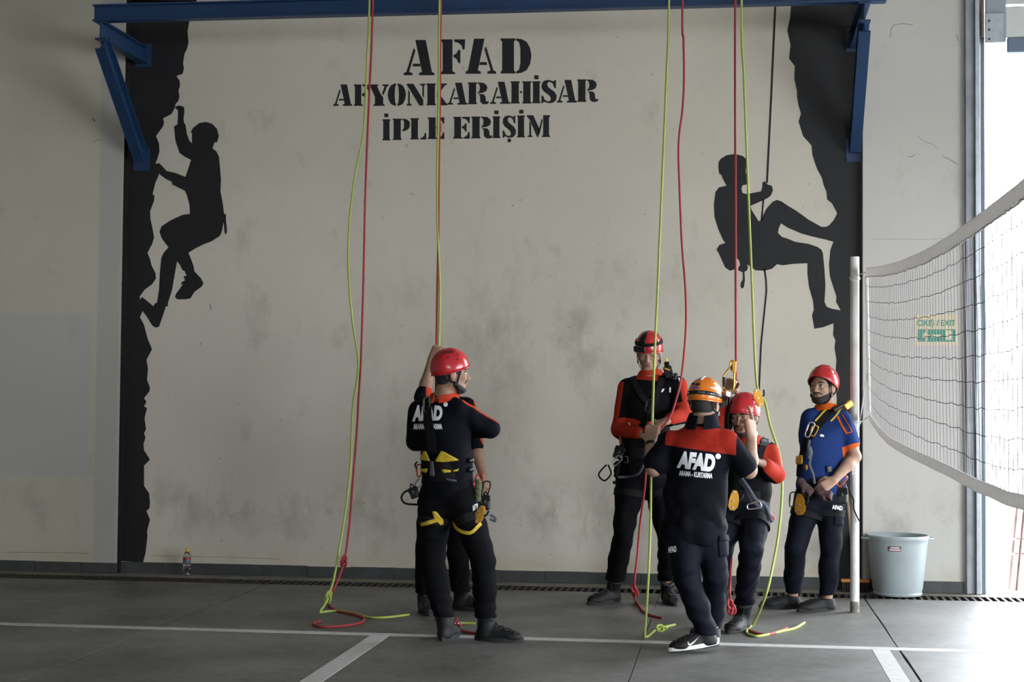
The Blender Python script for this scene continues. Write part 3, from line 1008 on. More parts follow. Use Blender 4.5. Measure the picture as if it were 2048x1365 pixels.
# broom leaning on the wall behind the post
bh = atY(1711, 1184, -.10)
br = empty('broom', (bh[0], -.10, 0), 'broom with a wooden stick leaning on the wall behind the net post', 'broom')
MB().box(bh[0] - .11, bh[0] + .105, -.13, -.07, .075, .10).build('broom_head', mat('broom_orange', (.55, .20, .03), .5), br, bevel=.008)
mb = MB()
for k in range(22):
    for j in range(4):
        xx = bh[0] - .10 + k * .0092
        y0 = -.12 + j * .014
        mb.tube([(xx, y0, .078), (xx + random.uniform(-.01, .01), y0 + random.uniform(-.01, .01), .002)], .004, 4)
o = mb.build('bristles', mat('bristle_brown', (.035, .022, .018), .8), br)
o['kind'] = 'stuff'
MB().tube([(bh[0], -.10, .10), atY(1690, 950, PANEL_Y - .02)], .012, 10).build('broom_stick', mat('stick_wood', (.30, .21, .12), .6, var=.2), br, True)

# hairline cracks, seams and small nail hooks in the plaster
M_crack = mat('crack_or_hook', (.16, .145, .12), .9)


def crack(pts, Y, wall, r=.0028):
    P = [atY(x, y, Y) for x, y in pts]
    for p_ in P[1:-1]:
        p_ += np.array((random.uniform(-.004, .004), 0, random.uniform(-.004, .004)))
    MB().tube(crom(P, 5), [r * (.5 + .5 * abs(math.sin(i * 1.7))) for i in range((len(P) - 1) * 5 + 1)], 5).build('crack_or_hook', M_crack, bpy.data.objects[wall])


random.seed(21)
crack([(1781, 76), (1783, 60), (1788, 51), (1805, 48), (1826, 50)], .0, 'wall_back_right')
crack([(1886, 313), (1900, 320), (1916, 329)], .0, 'wall_back_right')
crack([(1815, 314), (1824, 313), (1830, 309)], .0, 'wall_back_right')
crack([(1835, 272), (1850, 283), (1866, 288), (1874, 298)], .0, 'wall_back_right', .0018)
crack([(1913, 70), (1917, 82)], .0, 'wall_back_right')
crack([(1742, 478), (1800, 478), (1850, 478), (1890, 477)], .0, 'wall_back_right', .0014)
crack([(10, 1105), (60, 1106), (110, 1106), (180, 1108)], .0, 'wall_back_left', .0022)
crack([(186, 238), (190, 243)], .0, 'wall_back_left', .006)  # small nail hook, drawn like a crack
crack([(187, 286), (193, 281), (203, 279)], .0, 'wall_back_left')  # second nail hook, drawn like a crack
crack([(225, 238), (232, 228), (240, 220)], .0, 'wall_back_left', .0015)
crack([(300, 1112), (360, 1113), (420, 1115), (480, 1117), (560, 1119)], PANEL_Y, 'wall_back', .0018)
crack([(420, 608), (422, 620)], PANEL_Y, 'wall_back', .004)
# ------------------------------------------------------------------ soft-body modelling: blended distance fields turned into one mesh
def unit(v):
    v = np.array(v, float)
    return v / (np.linalg.norm(v) + 1e-12)


class Sdf:
    def __init__(self):
        self.p = []
        self.clips = []

    def cone(self, a, b, ra, rb=None, k=.02, flat=None):
        self.p.append(('c', np.array(a, float), np.array(b, float), ra, ra if rb is None else rb, k, flat))
        return self

    def ell(self, c, r, ax, k=.02, sub=False):
        self.p.append(('s' if sub else 'e', np.array(c, float), np.array(r, float), [unit(a) for a in ax], k))
        return self

    def ball(self, c, r, k=.02, sub=False):
        return self.ell(c, (r, r, r), ((1, 0, 0), (0, 1, 0), (0, 0, 1)), k, sub)

    def clip(self, n, o):
        """keep the side where (p - o).n > 0"""
        self.clips.append((unit(n), np.array(o, float)))
        return self

    def grow(self, g):
        q = []
        for p in self.p:
            if p[0] == 'c':
                q.append((p[0], p[1], p[2], p[3] + g, p[4] + g, p[5], p[6]))
            else:
                q.append((p[0], p[1], p[2] + g, p[3], p[4]))
        self.p = q
        return self

    def bounds(self):
        lo, hi = np.full(3, 1e9), np.full(3, -1e9)
        for p in self.p:
            if p[0] == 'c':
                r = max(p[3], p[4])
                l, h = np.minimum(p[1], p[2]) - r, np.maximum(p[1], p[2]) + r
            elif p[0] == 'e':
                l, h = p[1] - p[2].max(), p[1] + p[2].max()
            else:
                continue
            lo, hi = np.minimum(lo, l), np.maximum(hi, h)
        return lo, hi

    def mesh(self, vox=.006):
        lo, hi = self.bounds()
        lo = lo - 3 * vox
        hi = hi + 3 * vox
        n = np.ceil((hi - lo) / vox).astype(int) + 1
        D = np.full(tuple(n), .2, np.float32)
        gx = [(lo[i] + vox * np.arange(n[i])).astype(np.float32) for i in range(3)]

        def box(l, h):
            i0 = np.clip(np.floor((l - lo) / vox).astype(int), 0, n)
            i1 = np.clip(np.ceil((h - lo) / vox).astype(int) + 1, 0, n)
            sl = tuple(slice(i0[i], i1[i]) for i in range(3))
            X = gx[0][sl[0]][:, None, None]
            Y = gx[1][sl[1]][None, :, None]
            Z = gx[2][sl[2]][None, None, :]
            return sl, X, Y, Z
        for p in self.p:
            if p[0] == 'c':
                _, a, b, ra, rb, k, flat = p
                m = max(ra, rb) + max(k, .012) + vox
                sl, X, Y, Z = box(np.minimum(a, b) - m, np.maximum(a, b) + m)
                ba = b - a
                L2 = float(ba @ ba) + 1e-12
                px, py, pz = X - np.float32(a[0]), Y - np.float32(a[1]), Z - np.float32(a[2])
                t = np.clip((px * ba[0] + py * ba[1] + pz * ba[2]) / L2, 0, 1).astype(np.float32)
                dx, dy, dz = px - t * np.float32(ba[0]), py - t * np.float32(ba[1]), pz - t * np.float32(ba[2])
                d2 = dx * dx + dy * dy + dz * dz
                if flat is not None:
                    nn, q = flat
                    nn = unit(nn)
                    cmp = dx * np.float32(nn[0]) + dy * np.float32(nn[1]) + dz * np.float32(nn[2])
                    d2 = d2 + cmp * cmp * np.float32(1 / (q * q) - 1)
                d = np.sqrt(d2) - (np.float32(ra) + t * np.float32(rb - ra))
                if flat is not None:
                    d = d * np.float32(.5 + .5 * min(1, flat[1]))
            else:
                _, c, r, ax, k = p
                m = r.max() + max(k, .012) + vox
                sl, X, Y, Z = box(c - m, c + m)
                px, py, pz = X - np.float32(c[0]), Y - np.float32(c[1]), Z - np.float32(c[2])
                k0 = 0
                k1 = 0
                for i in range(3):
                    li = (px * np.float32(ax[i][0]) + py * np.float32(ax[i][1]) + pz * np.float32(ax[i][2])) / np.float32(r[i])
                    k0 = k0 + li * li
                    k1 = k1 + (li / np.float32(r[i])) ** 2
                k0 = np.sqrt(k0)
                d = k0 * (k0 - 1) / (np.sqrt(k1) + 1e-6)
            A = D[sl]
            if A.size == 0:
                continue
            if p[0] == 's':
                h = np.clip(.5 - .5 * (A + d) / k, 0, 1)
                D[sl] = A * (1 - h) - d * h + k * h * (1 - h)
            else:
                h = np.clip(.5 + .5 * (A - d) / k, 0, 1)
                D[sl] = A * (1 - h) + d * h - k * h * (1 - h)
        for nn, o in self.clips:
            pl = -((gx[0][:, None, None] - o[0]) * nn[0] + (gx[1][None, :, None] - o[1]) * nn[1] + (gx[2][None, None, :] - o[2]) * nn[2])
            D = np.maximum(D, pl.astype(np.float32))
        return nets(D, lo, vox)


def nets(D, lo, vox):
    S = D < 0
    c = np.zeros(tuple(s - 1 for s in D.shape), np.uint8)
    offs = [(i, j, k) for i in (0, 1) for j in (0, 1) for k in (0, 1)]
    nx, ny, nz = c.shape
    for i, j, k in offs:
        c += S[i:i + nx, j:j + ny, k:k + nz]
    act = (c > 0) & (c < 8)
    idx = np.argwhere(act)
    vals = np.stack([D[idx[:, 0] + i, idx[:, 1] + j, idx[:, 2] + k] for i, j, k in offs], 1)
    acc = np.zeros((len(idx), 3))
    cnt = np.zeros(len(idx))
    of = np.array(offs, float)
    for a in range(8):
        for b in range(a + 1, 8):
            if np.abs(of[a] - of[b]).sum() != 1:
                continue
            va, vb = vals[:, a], vals[:, b]
            m = (va < 0) != (vb < 0)
            t = np.where(m, va / np.where(m, va - vb, 1), 0)
            acc += m[:, None] * (of[a] + t[:, None] * (of[b] - of[a]))
            cnt += m
    V = lo + vox * (idx + acc / np.maximum(cnt, 1)[:, None])
    ids = np.full(c.shape, -1, np.int64)
    ids[act] = np.arange(len(idx))
    F = []
    A = (S[:-1, 1:-1, 1:-1] != S[1:, 1:-1, 1:-1])
    e = np.argwhere(A) + (0, 1, 1)
    s = S[e[:, 0], e[:, 1], e[:, 2]]
    q = np.stack([ids[e[:, 0], e[:, 1] - 1, e[:, 2] - 1], ids[e[:, 0], e[:, 1], e[:, 2] - 1], ids[e[:, 0], e[:, 1], e[:, 2]], ids[e[:, 0], e[:, 1] - 1, e[:, 2]]], 1)
    F.append(np.where(s[:, None], q, q[:, ::-1]))
    A = (S[1:-1, :-1, 1:-1] != S[1:-1, 1:, 1:-1])
    e = np.argwhere(A) + (1, 0, 1)
    s = S[e[:, 0], e[:, 1], e[:, 2]]
    q = np.stack([ids[e[:, 0] - 1, e[:, 1], e[:, 2] - 1], ids[e[:, 0] - 1, e[:, 1], e[:, 2]], ids[e[:, 0], e[:, 1], e[:, 2]], ids[e[:, 0], e[:, 1], e[:, 2] - 1]], 1)
    F.append(np.where(s[:, None], q, q[:, ::-1]))
    A = (S[1:-1, 1:-1, :-1] != S[1:-1, 1:-1, 1:])
    e = np.argwhere(A) + (1, 1, 0)
    s = S[e[:, 0], e[:, 1], e[:, 2]]
    q = np.stack([ids[e[:, 0] - 1, e[:, 1] - 1, e[:, 2]], ids[e[:, 0], e[:, 1] - 1, e[:, 2]], ids[e[:, 0], e[:, 1], e[:, 2]], ids[e[:, 0] - 1, e[:, 1], e[:, 2]]], 1)
    F.append(np.where(s[:, None], q, q[:, ::-1]))
    return V, np.concatenate(F)


def np_mesh(name, V, F):
    me = bpy.data.meshes.new(name)
    me.vertices.add(len(V))
    me.vertices.foreach_set('co', np.ascontiguousarray(V, np.float32).ravel())
    me.loops.add(F.size)
    me.loops.foreach_set('vertex_index', F.astype(np.int32).ravel())
    me.polygons.add(len(F))
    me.polygons.foreach_set('loop_start', np.arange(len(F), dtype=np.int32) * 4)
    me.update(calc_edges=True)
    return me


def vnormals(V, F):
    n = np.cross(V[F[:, 2]] - V[F[:, 0]], V[F[:, 3]] - V[F[:, 1]])
    N = np.zeros_like(V)
    for k in range(4):
        np.add.at(N, F[:, k], n)
    return N / (np.linalg.norm(N, axis=1)[:, None] + 1e-12)


def folds(V, N, amp, seed, dirz=1.0, f=34.0):
    """soft cloth folds along the surface normal"""
    r = np.random.RandomState(seed)
    h = np.zeros(len(V))
    for k in range(5):
        d = r.normal(size=3)
        d[2] *= dirz
        d = d / np.linalg.norm(d) * f * r.uniform(.6, 1.5)
        e = r.normal(size=3) * f * .35
        h += np.sin(V @ d + 1.8 * np.sin(V @ e + r.uniform(0, 6)) + r.uniform(0, 6)) * np.clip(np.sin(V @ (e * .4) + r.uniform(0, 6)) + .3, 0, 1)
    return V + N * (amp * h)[:, None]


def cloth_mat(name, base, masks=(), rough=.85, sheen=.0, bump=.25):
    """woven cloth; masks: (attribute, colour) pairs lay coloured panels over the base"""
    if name in MATS:
        return MATS[name]
    m = bpy.data.materials.new(name)
    m.use_nodes = True
    nt = m.node_tree
    N, Lk = nt.nodes.new, nt.links.new
    b = nt.nodes['Principled BSDF']
    b.inputs['Roughness'].default_value = rough
    b.inputs['Specular IOR Level'].default_value = .08
    b.inputs['Sheen Weight'].default_value = sheen
    geo = N('ShaderNodeNewGeometry')
    nz = N('ShaderNodeTexNoise')
    nz.inputs['Scale'].default_value = 40
    nz.inputs['Detail'].default_value = 5
    Lk(geo.outputs['Position'], nz.inputs['Vector'])
    cur = None

    def shade(c):
        mm = N('ShaderNodeMix')
        mm.data_type = 'RGBA'
        Lk(nz.outputs['Fac'], mm.inputs['Factor'])
        mm.inputs['A'].default_value = L4(tuple(v * .8 for v in c))
        mm.inputs['B'].default_value = L4(tuple(min(1, v * 1.2) for v in c))
        return mm.outputs['Result']
    cur = shade(base)
    for att, col in masks:
        a = N('ShaderNodeAttribute')
        a.attribute_name = att
        r = N('ShaderNodeMapRange')
        r.inputs['From Min'].default_value = -.0015
        r.inputs['From Max'].default_value = .0015
        Lk(a.outputs['Fac'], r.inputs['Value'])
        mm = N('ShaderNodeMix')
        mm.data_type = 'RGBA'
        Lk(r.outputs['Result'], mm.inputs['Factor'])
        Lk(cur, mm.inputs['A'])
        Lk(shade(col), mm.inputs['B'])
        cur = mm.outputs['Result']
    Lk(cur, b.inputs['Base Color'])
    n2 = N('ShaderNodeTexNoise')
    n2.inputs['Scale'].default_value = 14
    n2.inputs['Detail'].default_value = 6
    n2.inputs['Roughness'].default_value = .6
    Lk(geo.outputs['Position'], n2.inputs['Vector'])
    bp = N('ShaderNodeBump')
    bp.inputs['Strength'].default_value = bump
    bp.inputs['Distance'].default_value = .02
    Lk(n2.outputs['Fac'], bp.inputs['Height'])
    Lk(bp.outputs['Normal'], b.inputs['Normal'])
    MATS[name] = m
    return m


def sdf_obj(name, sdf, m, parent, vox=.006, fold=0.0, seed=1, masks=None, fz=1.0, ff=34.0):
    V, F = sdf.mesh(vox)
    if fold > 0:
        V = folds(V, vnormals(V, F), fold, seed, fz, ff)
    me = np_mesh(name, V, F)
    for att, fn in (masks or {}).items():
        a = me.attributes.new(att, 'FLOAT', 'POINT')
        a.data.foreach_set('value', np.ascontiguousarray(fn(V), np.float32))
    o = link_mesh(name, me, m, parent, True)
    return o, V, F


def make_bvh(*VF):
    Vs, Fs, n = [], [], 0
    for V, F in VF:
        Vs.append(V)
        Fs.append(F + n)
        n += len(V)
    return BVHTree.FromPolygons(np.concatenate(Vs).tolist(), np.concatenate(Fs).tolist())


def px_dir(x, y):
    return unit(_f + _r * (x - 1024) / FPX + _u * (682.5 - y) / FPX)


def hit(bvh, x, y, lift=.004):
    """point on a figure's clothing seen at a photo position, lifted off the cloth"""
    d = px_dir(x, y)
    loc, n, i, dist = bvh.ray_cast(Vector(CAM), Vector(d))
    if loc is None:
        # just past the outline: settle on the nearest cloth
        p = CAM + d * 9.6
        best = None
        for t in np.linspace(8.5, 12, 30):
            q = bvh.find_nearest(Vector(CAM + d * t))
            if best is None or q[3] < best[3]:
                best = q
        loc, n = best[0], best[1]
    n = np.array(n)
    return np.array(loc) + n * lift, n


def patch(bvh, pxpoly, name, m, parent, lift=.004, thick=.003, fine=6):
    """piece of webbing or print lying on the cloth"""
    bm = bmesh.new()
    vs = [bm.verts.new((x, y, 0)) for x, y in pxpoly]
    bm.faces.new(vs)
    bmesh.ops.triangulate(bm, faces=bm.faces)
    for _ in range(4):
        es = [e for e in bm.edges if e.calc_length() > fine]
        if not es:
            break
        bmesh.ops.subdivide_edges(bm, edges=es, cuts=1)
        bmesh.ops.triangulate(bm, faces=bm.faces)
    bm.verts.index_update()
    P = [hit(bvh, v.co.x, v.co.y, lift)[0] for v in bm.verts]
    Fc = [tuple(v.index for v in f.verts) for f in bm.faces]
    bm.free()
    o = MB().add(P, Fc).build(name, m, parent, fix=False)
    o.data.polygons.foreach_set('use_smooth', [True] * len(o.data.polygons))
    if thick:
        md = o.modifiers.new('thickness', 'SOLIDIFY')
        md.thickness = thick
        md.offset = 0
    return o


def print_text(bvh, s, quad, name, m, parent, bold=.03, lift=.004, cap=.72):
    """lettering printed on cloth; quad: photo positions of the four corners TL, TR, BR, BL"""
    V, Fc = text_tris(s, bold)
    lo, hi = V.min(0), V.max(0)
    bm = bmesh.new()
    for vx, vy in V:
        u, v = (vx - lo[0]) / (hi[0] - lo[0]), vy / cap
        tl, tr, br, bl = [np.array(q, float) for q in quad]
        p = (bl * (1 - u) + br * u) * (1 - v) + (tl * (1 - u) + tr * u) * v
        bm.verts.new((p[0], p[1], 0))
    bm.verts.ensure_lookup_table()
    for f in Fc:
        try:
            bm.faces.new([bm.verts[i] for i in f])
        except ValueError:
            pass
    bmesh.ops.remove_doubles(bm, verts=bm.verts, dist=.01)
    for _ in range(3):
        es = [e for e in bm.edges if e.calc_length() > 7]
        if not es:
            break
        bmesh.ops.subdivide_edges(bm, edges=es, cuts=1)
        bmesh.ops.triangulate(bm, faces=bm.faces)
    bm.verts.index_update()
    P = [hit(bvh, v.co.x, v.co.y, lift)[0] for v in bm.verts]
    Fo = [tuple(v.index for v in f.verts) for f in bm.faces]
    bm.free()
    return MB().add(P, Fo).build(name, m, parent, fix=False)


def strap(bvh, pxpts, width, name, m, parent, lift=.004, thick=.003, n=6):
    """flat webbing following the cloth through photo positions"""
    px = crom([np.array((x, y, 0.)) for x, y in pxpts], n)
    P, Nn = [], []
    for q in px:
        p, nn = hit(bvh, q[0], q[1], lift)
        P.append(p)
        Nn.append(nn)
    return ribbon3(P, Nn, width, name, m, parent, thick)


def ribbon3(P, Nn, width, name, m, parent, thick=.003, closed=False):
    vs, fs = [], []
    N = len(P)
    for i in range(N):
        t = unit(P[(i + 1) % N] - P[i - 1]) if closed else unit(P[min(i + 1, N - 1)] - P[max(i - 1, 0)])
        s = unit(np.cross(t, Nn[i])) * width / 2
        nn = unit(Nn[i]) * thick / 2
        vs += [P[i] - s - nn, P[i] + s - nn, P[i] + s + nn, P[i] - s + nn]
    for i in range(N if closed else N - 1):
        j = (i + 1) % N
        for k in range(4):
            fs.append((i * 4 + k, i * 4 + (k + 1) % 4, j * 4 + (k + 1) % 4, j * 4 + k))
    if not closed:
        fs += [(3, 2, 1, 0), tuple((N - 1) * 4 + k for k in range(4))]
    return MB().add(vs, fs).build(name, m, parent, True)


def belt(bvh, c, axis, r, width, name, m, parent, lift=.004, thick=.004, n=40, e=None):
    """closed band round the trunk or a thigh: rays shot inwards from a ring round the axis"""
    axis = unit(axis)
    a = unit(np.cross(axis, (0, 1, 0.2)))
    b = np.cross(axis, a)
    P, Nn = [], []
    for k in range(n):
        t = 2 * PI * k / n
        d = a * math.cos(t) + b * math.sin(t)
        loc, nn, i, ds = bvh.ray_cast(Vector(c), Vector(d), r * 1.6)
        rr = min(ds, r * 1.06) if loc is not None else r
        P.append(c + d * (rr + lift))
        Nn.append(d)
    # smooth the radius so that the band bridges hollows
    R = np.array([np.linalg.norm(p - c) for p in P])
    R = np.maximum(R, (np.roll(R, 1) + np.roll(R, -1) + np.roll(R, 2) + np.roll(R, -2)) / 4)
    P = [c + Nn[k] * R[k] for k in range(n)]
    return ribbon3(P, Nn, width, name, m, parent, thick, True)
# ------------------------------------------------------------------ people
M_skin = mat('skin_tan', (.29, .165, .108), .55, var=.10, vscale=30, bump=.06, bscale=200, spec=.35)
M_skin2 = mat('skin_light', (.37, .225, .155), .55, var=.10, vscale=30, bump=.06, bscale=200, spec=.35)
M_hair = mat('hair_black', (.014, .011, .010), .6, var=.3, vscale=120, bump=.5, bscale=300)
M_eye = mat('eye_white', (.62, .60, .57), .25)
M_iris = mat('eye_dark', (.02, .014, .01), .2)
M_lips = mat('lips', (.30, .13, .10), .5)
M_navy = (.0115, .0125, .019)
M_redor = (.42, .043, .018)
M_trs = cloth_mat('trouser_navy', (.0062, .0070, .0125), rough=.7)
M_trs_k = cloth_mat('trouser_black', (.0038, .0038, .0048), rough=.8)
M_boot = mat('boot_black', (.0055, .0055, .006), .62, var=.4, vscale=60, bump=.15, bscale=350, spec=.35)
M_sole = mat('sole_black', (.013, .013, .013), .8, bump=.3, bscale=150)
M_sole_w = mat('sole_white', (.70, .68, .64), .6)
M_lace = mat('lace_black', (.02, .02, .021), .7)
M_red_helm = mat('helmet_red', (.42, .016, .022), .28, var=.04, spec=.5, coat=.2)
M_or_helm = mat('helmet_orange', (.66, .17, .012), .30, var=.04, spec=.5, coat=.2)
M_vent = mat('vent_dark', (.012, .010, .010), .7)
M_web = mat('webbing_black', (.006, .006, .0068), .8, var=.2, vscale=60, bump=.2, bscale=400, spec=.2)
M_yel = mat('webbing_yellow', (.52, .36, .018), .6, var=.08, vscale=40)
M_gold = mat('anodised_gold', (.62, .30, .03), .35, .5, var=.1)
M_alu = mat('carabiner_alloy', (.50, .51, .53), .32, .9)
M_orange_alu = mat('anodised_orange', (.65, .13, .03), .35, .4)
M_refl = mat('reflective_print', (.93, .93, .96), .4, spec=.5)
M_gearblk = mat('gear_black', (.008, .008, .0095), .5, var=.3, vscale=50, spec=.35)
M_olive = mat('cord_olive', (.10, .11, .05), .8, var=.3, vscale=200)
M_slate = mat('sling_slate', (.075, .085, .11), .8, var=.3, vscale=120)
M_maroon = mat('glove_maroon', (.055, .025, .027), .8, var=.4, vscale=60)


def lerp(a, b, t):
    return np.array(a) * (1 - t) + np.array(b) * t


def hand(S, wr, kn, palm, thumb, curl, sc=1.0, spread=.0):
    """palm, four fingers of unequal length and a thumb; curl: 0 straight .. 1 closed, per finger (index first)"""
    wr, kn = np.array(wr, float), np.array(kn, float)
    d = unit(kn - wr)
    pn = unit(np.array(palm) - d * (np.array(palm) @ d))
    s = unit(np.cross(d, pn)) * thumb          # towards the thumb side
    kn = wr + d * .088 * sc
    for q, rr in ((-.026, .0145), (-.009, .0155), (.009, .0155), (.026, .015)):
        S.cone(wr + s * q * .6 * sc + d * .008 * sc, kn + s * q * sc, .017 * sc, rr * sc, .012)
    fl_ = (.088, .096, .088, .070)
    for i in range(4):
        q = (.0285, .0095, -.0095, -.0285)[i]
        base = kn + s * q * sc
        ang = 0.0
        p = base
        dd = unit(d + s * q * spread * 12)
        for j, (fr, ben) in enumerate(((.43, 1.25), (.32, 1.55), (.25, 1.1))):
            ang += curl[i] * ben + .08
            nd = dd * math.cos(ang) + pn * math.sin(ang)
            e = p + nd * fl_[i] * fr * sc
            S.cone(p, e, (.0094 - .0006 * j) * sc, (.0088 - .0008 * j) * sc, .0035)
            p = e
    tb = wr + d * .022 * sc + s * .024 * sc
    c = max(curl[0], curl[1]) if curl[0] > .3 else curl[1] * .6
    t1 = tb + (d * .55 + s * .75 + pn * .25) * .036 * sc
    t2 = t1 + unit(d * (.85 - .3 * c) + s * (.45 - .9 * c) + pn * (.25 + .75 * c)) * .032 * sc
    t3 = t2 + unit(d * (.8 - .3 * c) + s * (.15 - 1.0 * c) + pn * (.2 + .7 * c)) * .026 * sc
    S.cone(tb, t1, .015 * sc, .0125 * sc, .010)
    S.cone(t1, t2, .0115 * sc, .0105 * sc, .004)
    S.cone(t2, t3, .0105 * sc, .0085 * sc, .004)


def head_frame(face, up=(0, 0, 1)):
    f = unit(face)
    s = unit(np.cross(f, np.array(up, float)))
    u = np.cross(s, f)
    return s, f, u


def head_sdf(S, c, fr, neck, jaw=1.0):
    s, f, u = fr

    def P(a, b, h):
        return c + s * a + f * b + u * h
    S.ell(P(0, -.012, .028), (.074, .094, .092), (s, f, u), .02)
    S.ell(P(0, .024, -.035), (.060 * jaw, .066, .080), (s, f, u), .025)
    S.ell(P(0, .062, -.098), (.028, .022, .020), (s, f, u), .02)
    for q in (-1, 1):
        S.cone(P(q * .052, -.005, -.055), P(q * .018, .060, -.098), .020, .017, .02)
        S.ell(P(q * .036, .062, -.022), (.022, .022, .020), (s, f, u), .02)
        S.ell(P(q * .076, -.004, -.012), (.010, .020, .031), (s + f * .25 * q, f, u), .006)
    S.cone(P(-.034, .078, .020), P(.034, .078, .020), .013, .013, .012)
    S.cone(P(0, .086, .006), P(0, .106, -.034), .0085, .0115, .008)
    for q in (-1, 1):
        S.ell(P(q * .012, .095, -.037), (.009, .011, .008), (s, f, u), .006)
        S.ell(P(q * .032, .096, -.001), (.017, .014, .011), (s, f, u), .010, True)
    S.cone(P(-.016, .085, -.058), P(.016, .085, -.058), .0075, .0075, .008)
    S.cone(P(-.014, .083, -.069), P(.014, .083, -.069), .008, .008, .006)
    S.cone(P(0, -.022, -.045), neck, .055, .062, .03)


def eyes_brows(c, fr, root, body, closed=False):
    s, f, u = fr

    def P(a, b, h):
        return c + s * a + f * b + u * h
    for q in (-1, 1):
        S = Sdf().ball(P(q * .032, .0735, -.001), .0125)
        V, F = S.mesh(.003)
        me = np_mesh('eye', V, F)
        e = link_mesh('eye', me, M_skin if closed else M_eye, body, True)
        if not closed:
            MB().lathe(P(q * .032, .0735, -.001) + f * .0112, [(.0062, 0), (.0045, .0018), (.001, .0022)], 12, (s, u, f)).build('iris', M_iris, body, True)
            MB().tube(crom([P(q * .018, .083, .003), P(q * .032, .088, .008), P(q * .047, .078, .003)], 4), .0035, 6).build('eyelid', M_skin, body, True)
        MB().tube(crom([P(q * .014, .091, .021), P(q * .033, .091, .026), P(q * .053, .075, .019)], 4), [.004, .0042, .0042, .0042, .0045, .004, .0035, .003, .002], 6, flat=.8).build('eyebrow', M_hair, body, True)


def beard_obj(c, fr, body, full=True):
    s, f, u = fr

    def P(a, b, h):
        return c + s * a + f * b + u * h
    S = Sdf()
    g = .0042 if full else .003
    S.ell(P(0, .024, -.035), (.060 + g, .066 + g, .080 + g), (s, f, u), .02)
    S.ell(P(0, .062, -.098), (.028 + g, .022 + g, .020 + g), (s, f, u), .02)
    for q in (-1, 1):
        S.cone(P(q * .052, -.005, -.055), P(q * .018, .060, -.098), .020 + g, .017 + g, .02)
    S.clip(-u + f * -.55, P(0, .06, -.064) if full else P(0, .06, -.080))
    S.clip(f, P(0, -.004, 0))
    sdf_obj('beard', S, M_hair, body, .004)
    MB().tube(crom([P(-.034, .074, -.062), P(-.018, .090, -.049), P(0, .0945, -.047), P(.018, .090, -.049), P(.034, .074, -.062)], 4), .0048, 6, flat=.8).build('moustache', M_hair, body, True)


def hair_obj(c, fr, body, g=.006):
    s, f, u = fr
    S = Sdf()
    S.ell(c - f * .012 + u * .028, (.074 + g, .094 + g, .092 + g), (s, f, u), .02)
    S.ell(c - f * .035 - u * .035, (.060 + g, .055 + g, .050 + g), (s, f, u), .03)
    S.clip(-f * 1.0 + u * .55, c + f * .035 + u * .0)
    S.clip(u, c - u * .075)
    sdf_obj('hair', S, M_hair, body, .005)


def helmet(c, fr, m, root, tilt=0.0, size=1.0, vents=(), strapm=None, chin=True, name='helmet'):
    """shell with a rim, vents and chin straps; tilt raises the front rim"""
    s, f, u = fr
    f2 = f * math.cos(tilt) + u * math.sin(tilt)
    u2 = -f * math.sin(tilt) + u * math.cos(tilt)
    hc = c + u * .038 - f * .010
    A, B, Cc = .105 * size, .126 * size, .122 * size

    def surf(al, ph, off=0.0):
        # al: 0 front, pi back; ph from the crown
        st = math.sin(ph)
        flare = 1 + .05 * max(0, (ph - 1.35)) ** 1.0
        return hc + (s * math.sin(al) * (A + off) * flare + f2 * math.cos(al) * (B + off) * flare) * st + u2 * math.cos(ph) * (Cc + off)

    def phmax(al):
        return 1.62 + .30 * (1 - math.cos(al)) / 2 + .10 * math.sin(al) ** 2
    na, npz = 48, 16
    vs, fs = [surf(0, 0)], []
    for i in range(1, npz + 1):
        for k in range(na):
            al = 2 * PI * k / na
            # shallow moulded ridges
            vs.append(surf(al, phmax(al) * i / npz, .0022 * math.cos(6 * al) * math.sin(PI * i / npz)))
    for k in range(na):
        fs.append((0, 1 + k, 1 + (k + 1) % na))
    for i in range(npz - 1):
        for k in range(na):
            a, b = 1 + i * na + k, 1 + i * na + (k + 1) % na
            fs.append((a, a + na, b + na, b))
    h = MB().add(vs, fs).build(name, m, root, True)
    md = h.modifiers.new('thickness', 'SOLIDIFY')
    md.thickness = .005
    md.offset = -1
    rim = [surf(2 * PI * k / na, phmax(2 * PI * k / na), .001) for k in range(na)]
    MB().tube(rim, .0045, 6, True).build('helmet_rim', m, h, True)
    for al, ph, w, hh in vents:
        p = surf(al, ph, -.001)
        n = unit(p - hc)
        a = unit(np.cross(u2, n)) if abs(n @ u2) < .95 else s
        b = np.cross(n, a)
        MB().add([p + (a * w * math.cos(t) + b * hh * math.sin(t)) + n * (.0035 - 4.5 * (w * math.cos(t)) ** 2 - 4.0 * (hh * math.sin(t)) ** 2) for t in np.linspace(0, 2 * PI, 14, endpoint=False)] + [p + n * .0035],
                 [(i, (i + 1) % 14, 14) for i in range(14)]).build('vent', M_vent, h)
    if chin:
        sm = strapm or M_web
        for q in (-1, 1):
            a0 = q * 1.05
            a1 = q * 2.0
            ear = c + s * q * .078 - u * .062 + f * .018
            ch = c + f * .052 - u * .122
            MB().tube(crom([surf(a0, phmax(a0) - .06, -.008), c + s * q * .080 + f * .035 - u * .005, ear], 5), .0065, 6, flat=.35, up=s).build('helmet_strap', sm, h, True)
            MB().tube(crom([surf(a1, phmax(a1) - .06, -.008), c + s * q * .074 - f * .045 - u * .035, ear], 5), .0065, 6, flat=.35, up=s).build('helmet_strap', sm, h, True)
            MB().tube(crom([ear, c + s * q * .056 + f * .035 - u * .108, ch], 5), .0065, 6, flat=.35, up=s).build('chin_strap', sm, h, True)
            MB().obox(ear, s, f, u, .004, .010, .012).build('strap_buckle', M_gearblk, h)
    return h, surf, phmax, hc, (s, f2, u2)


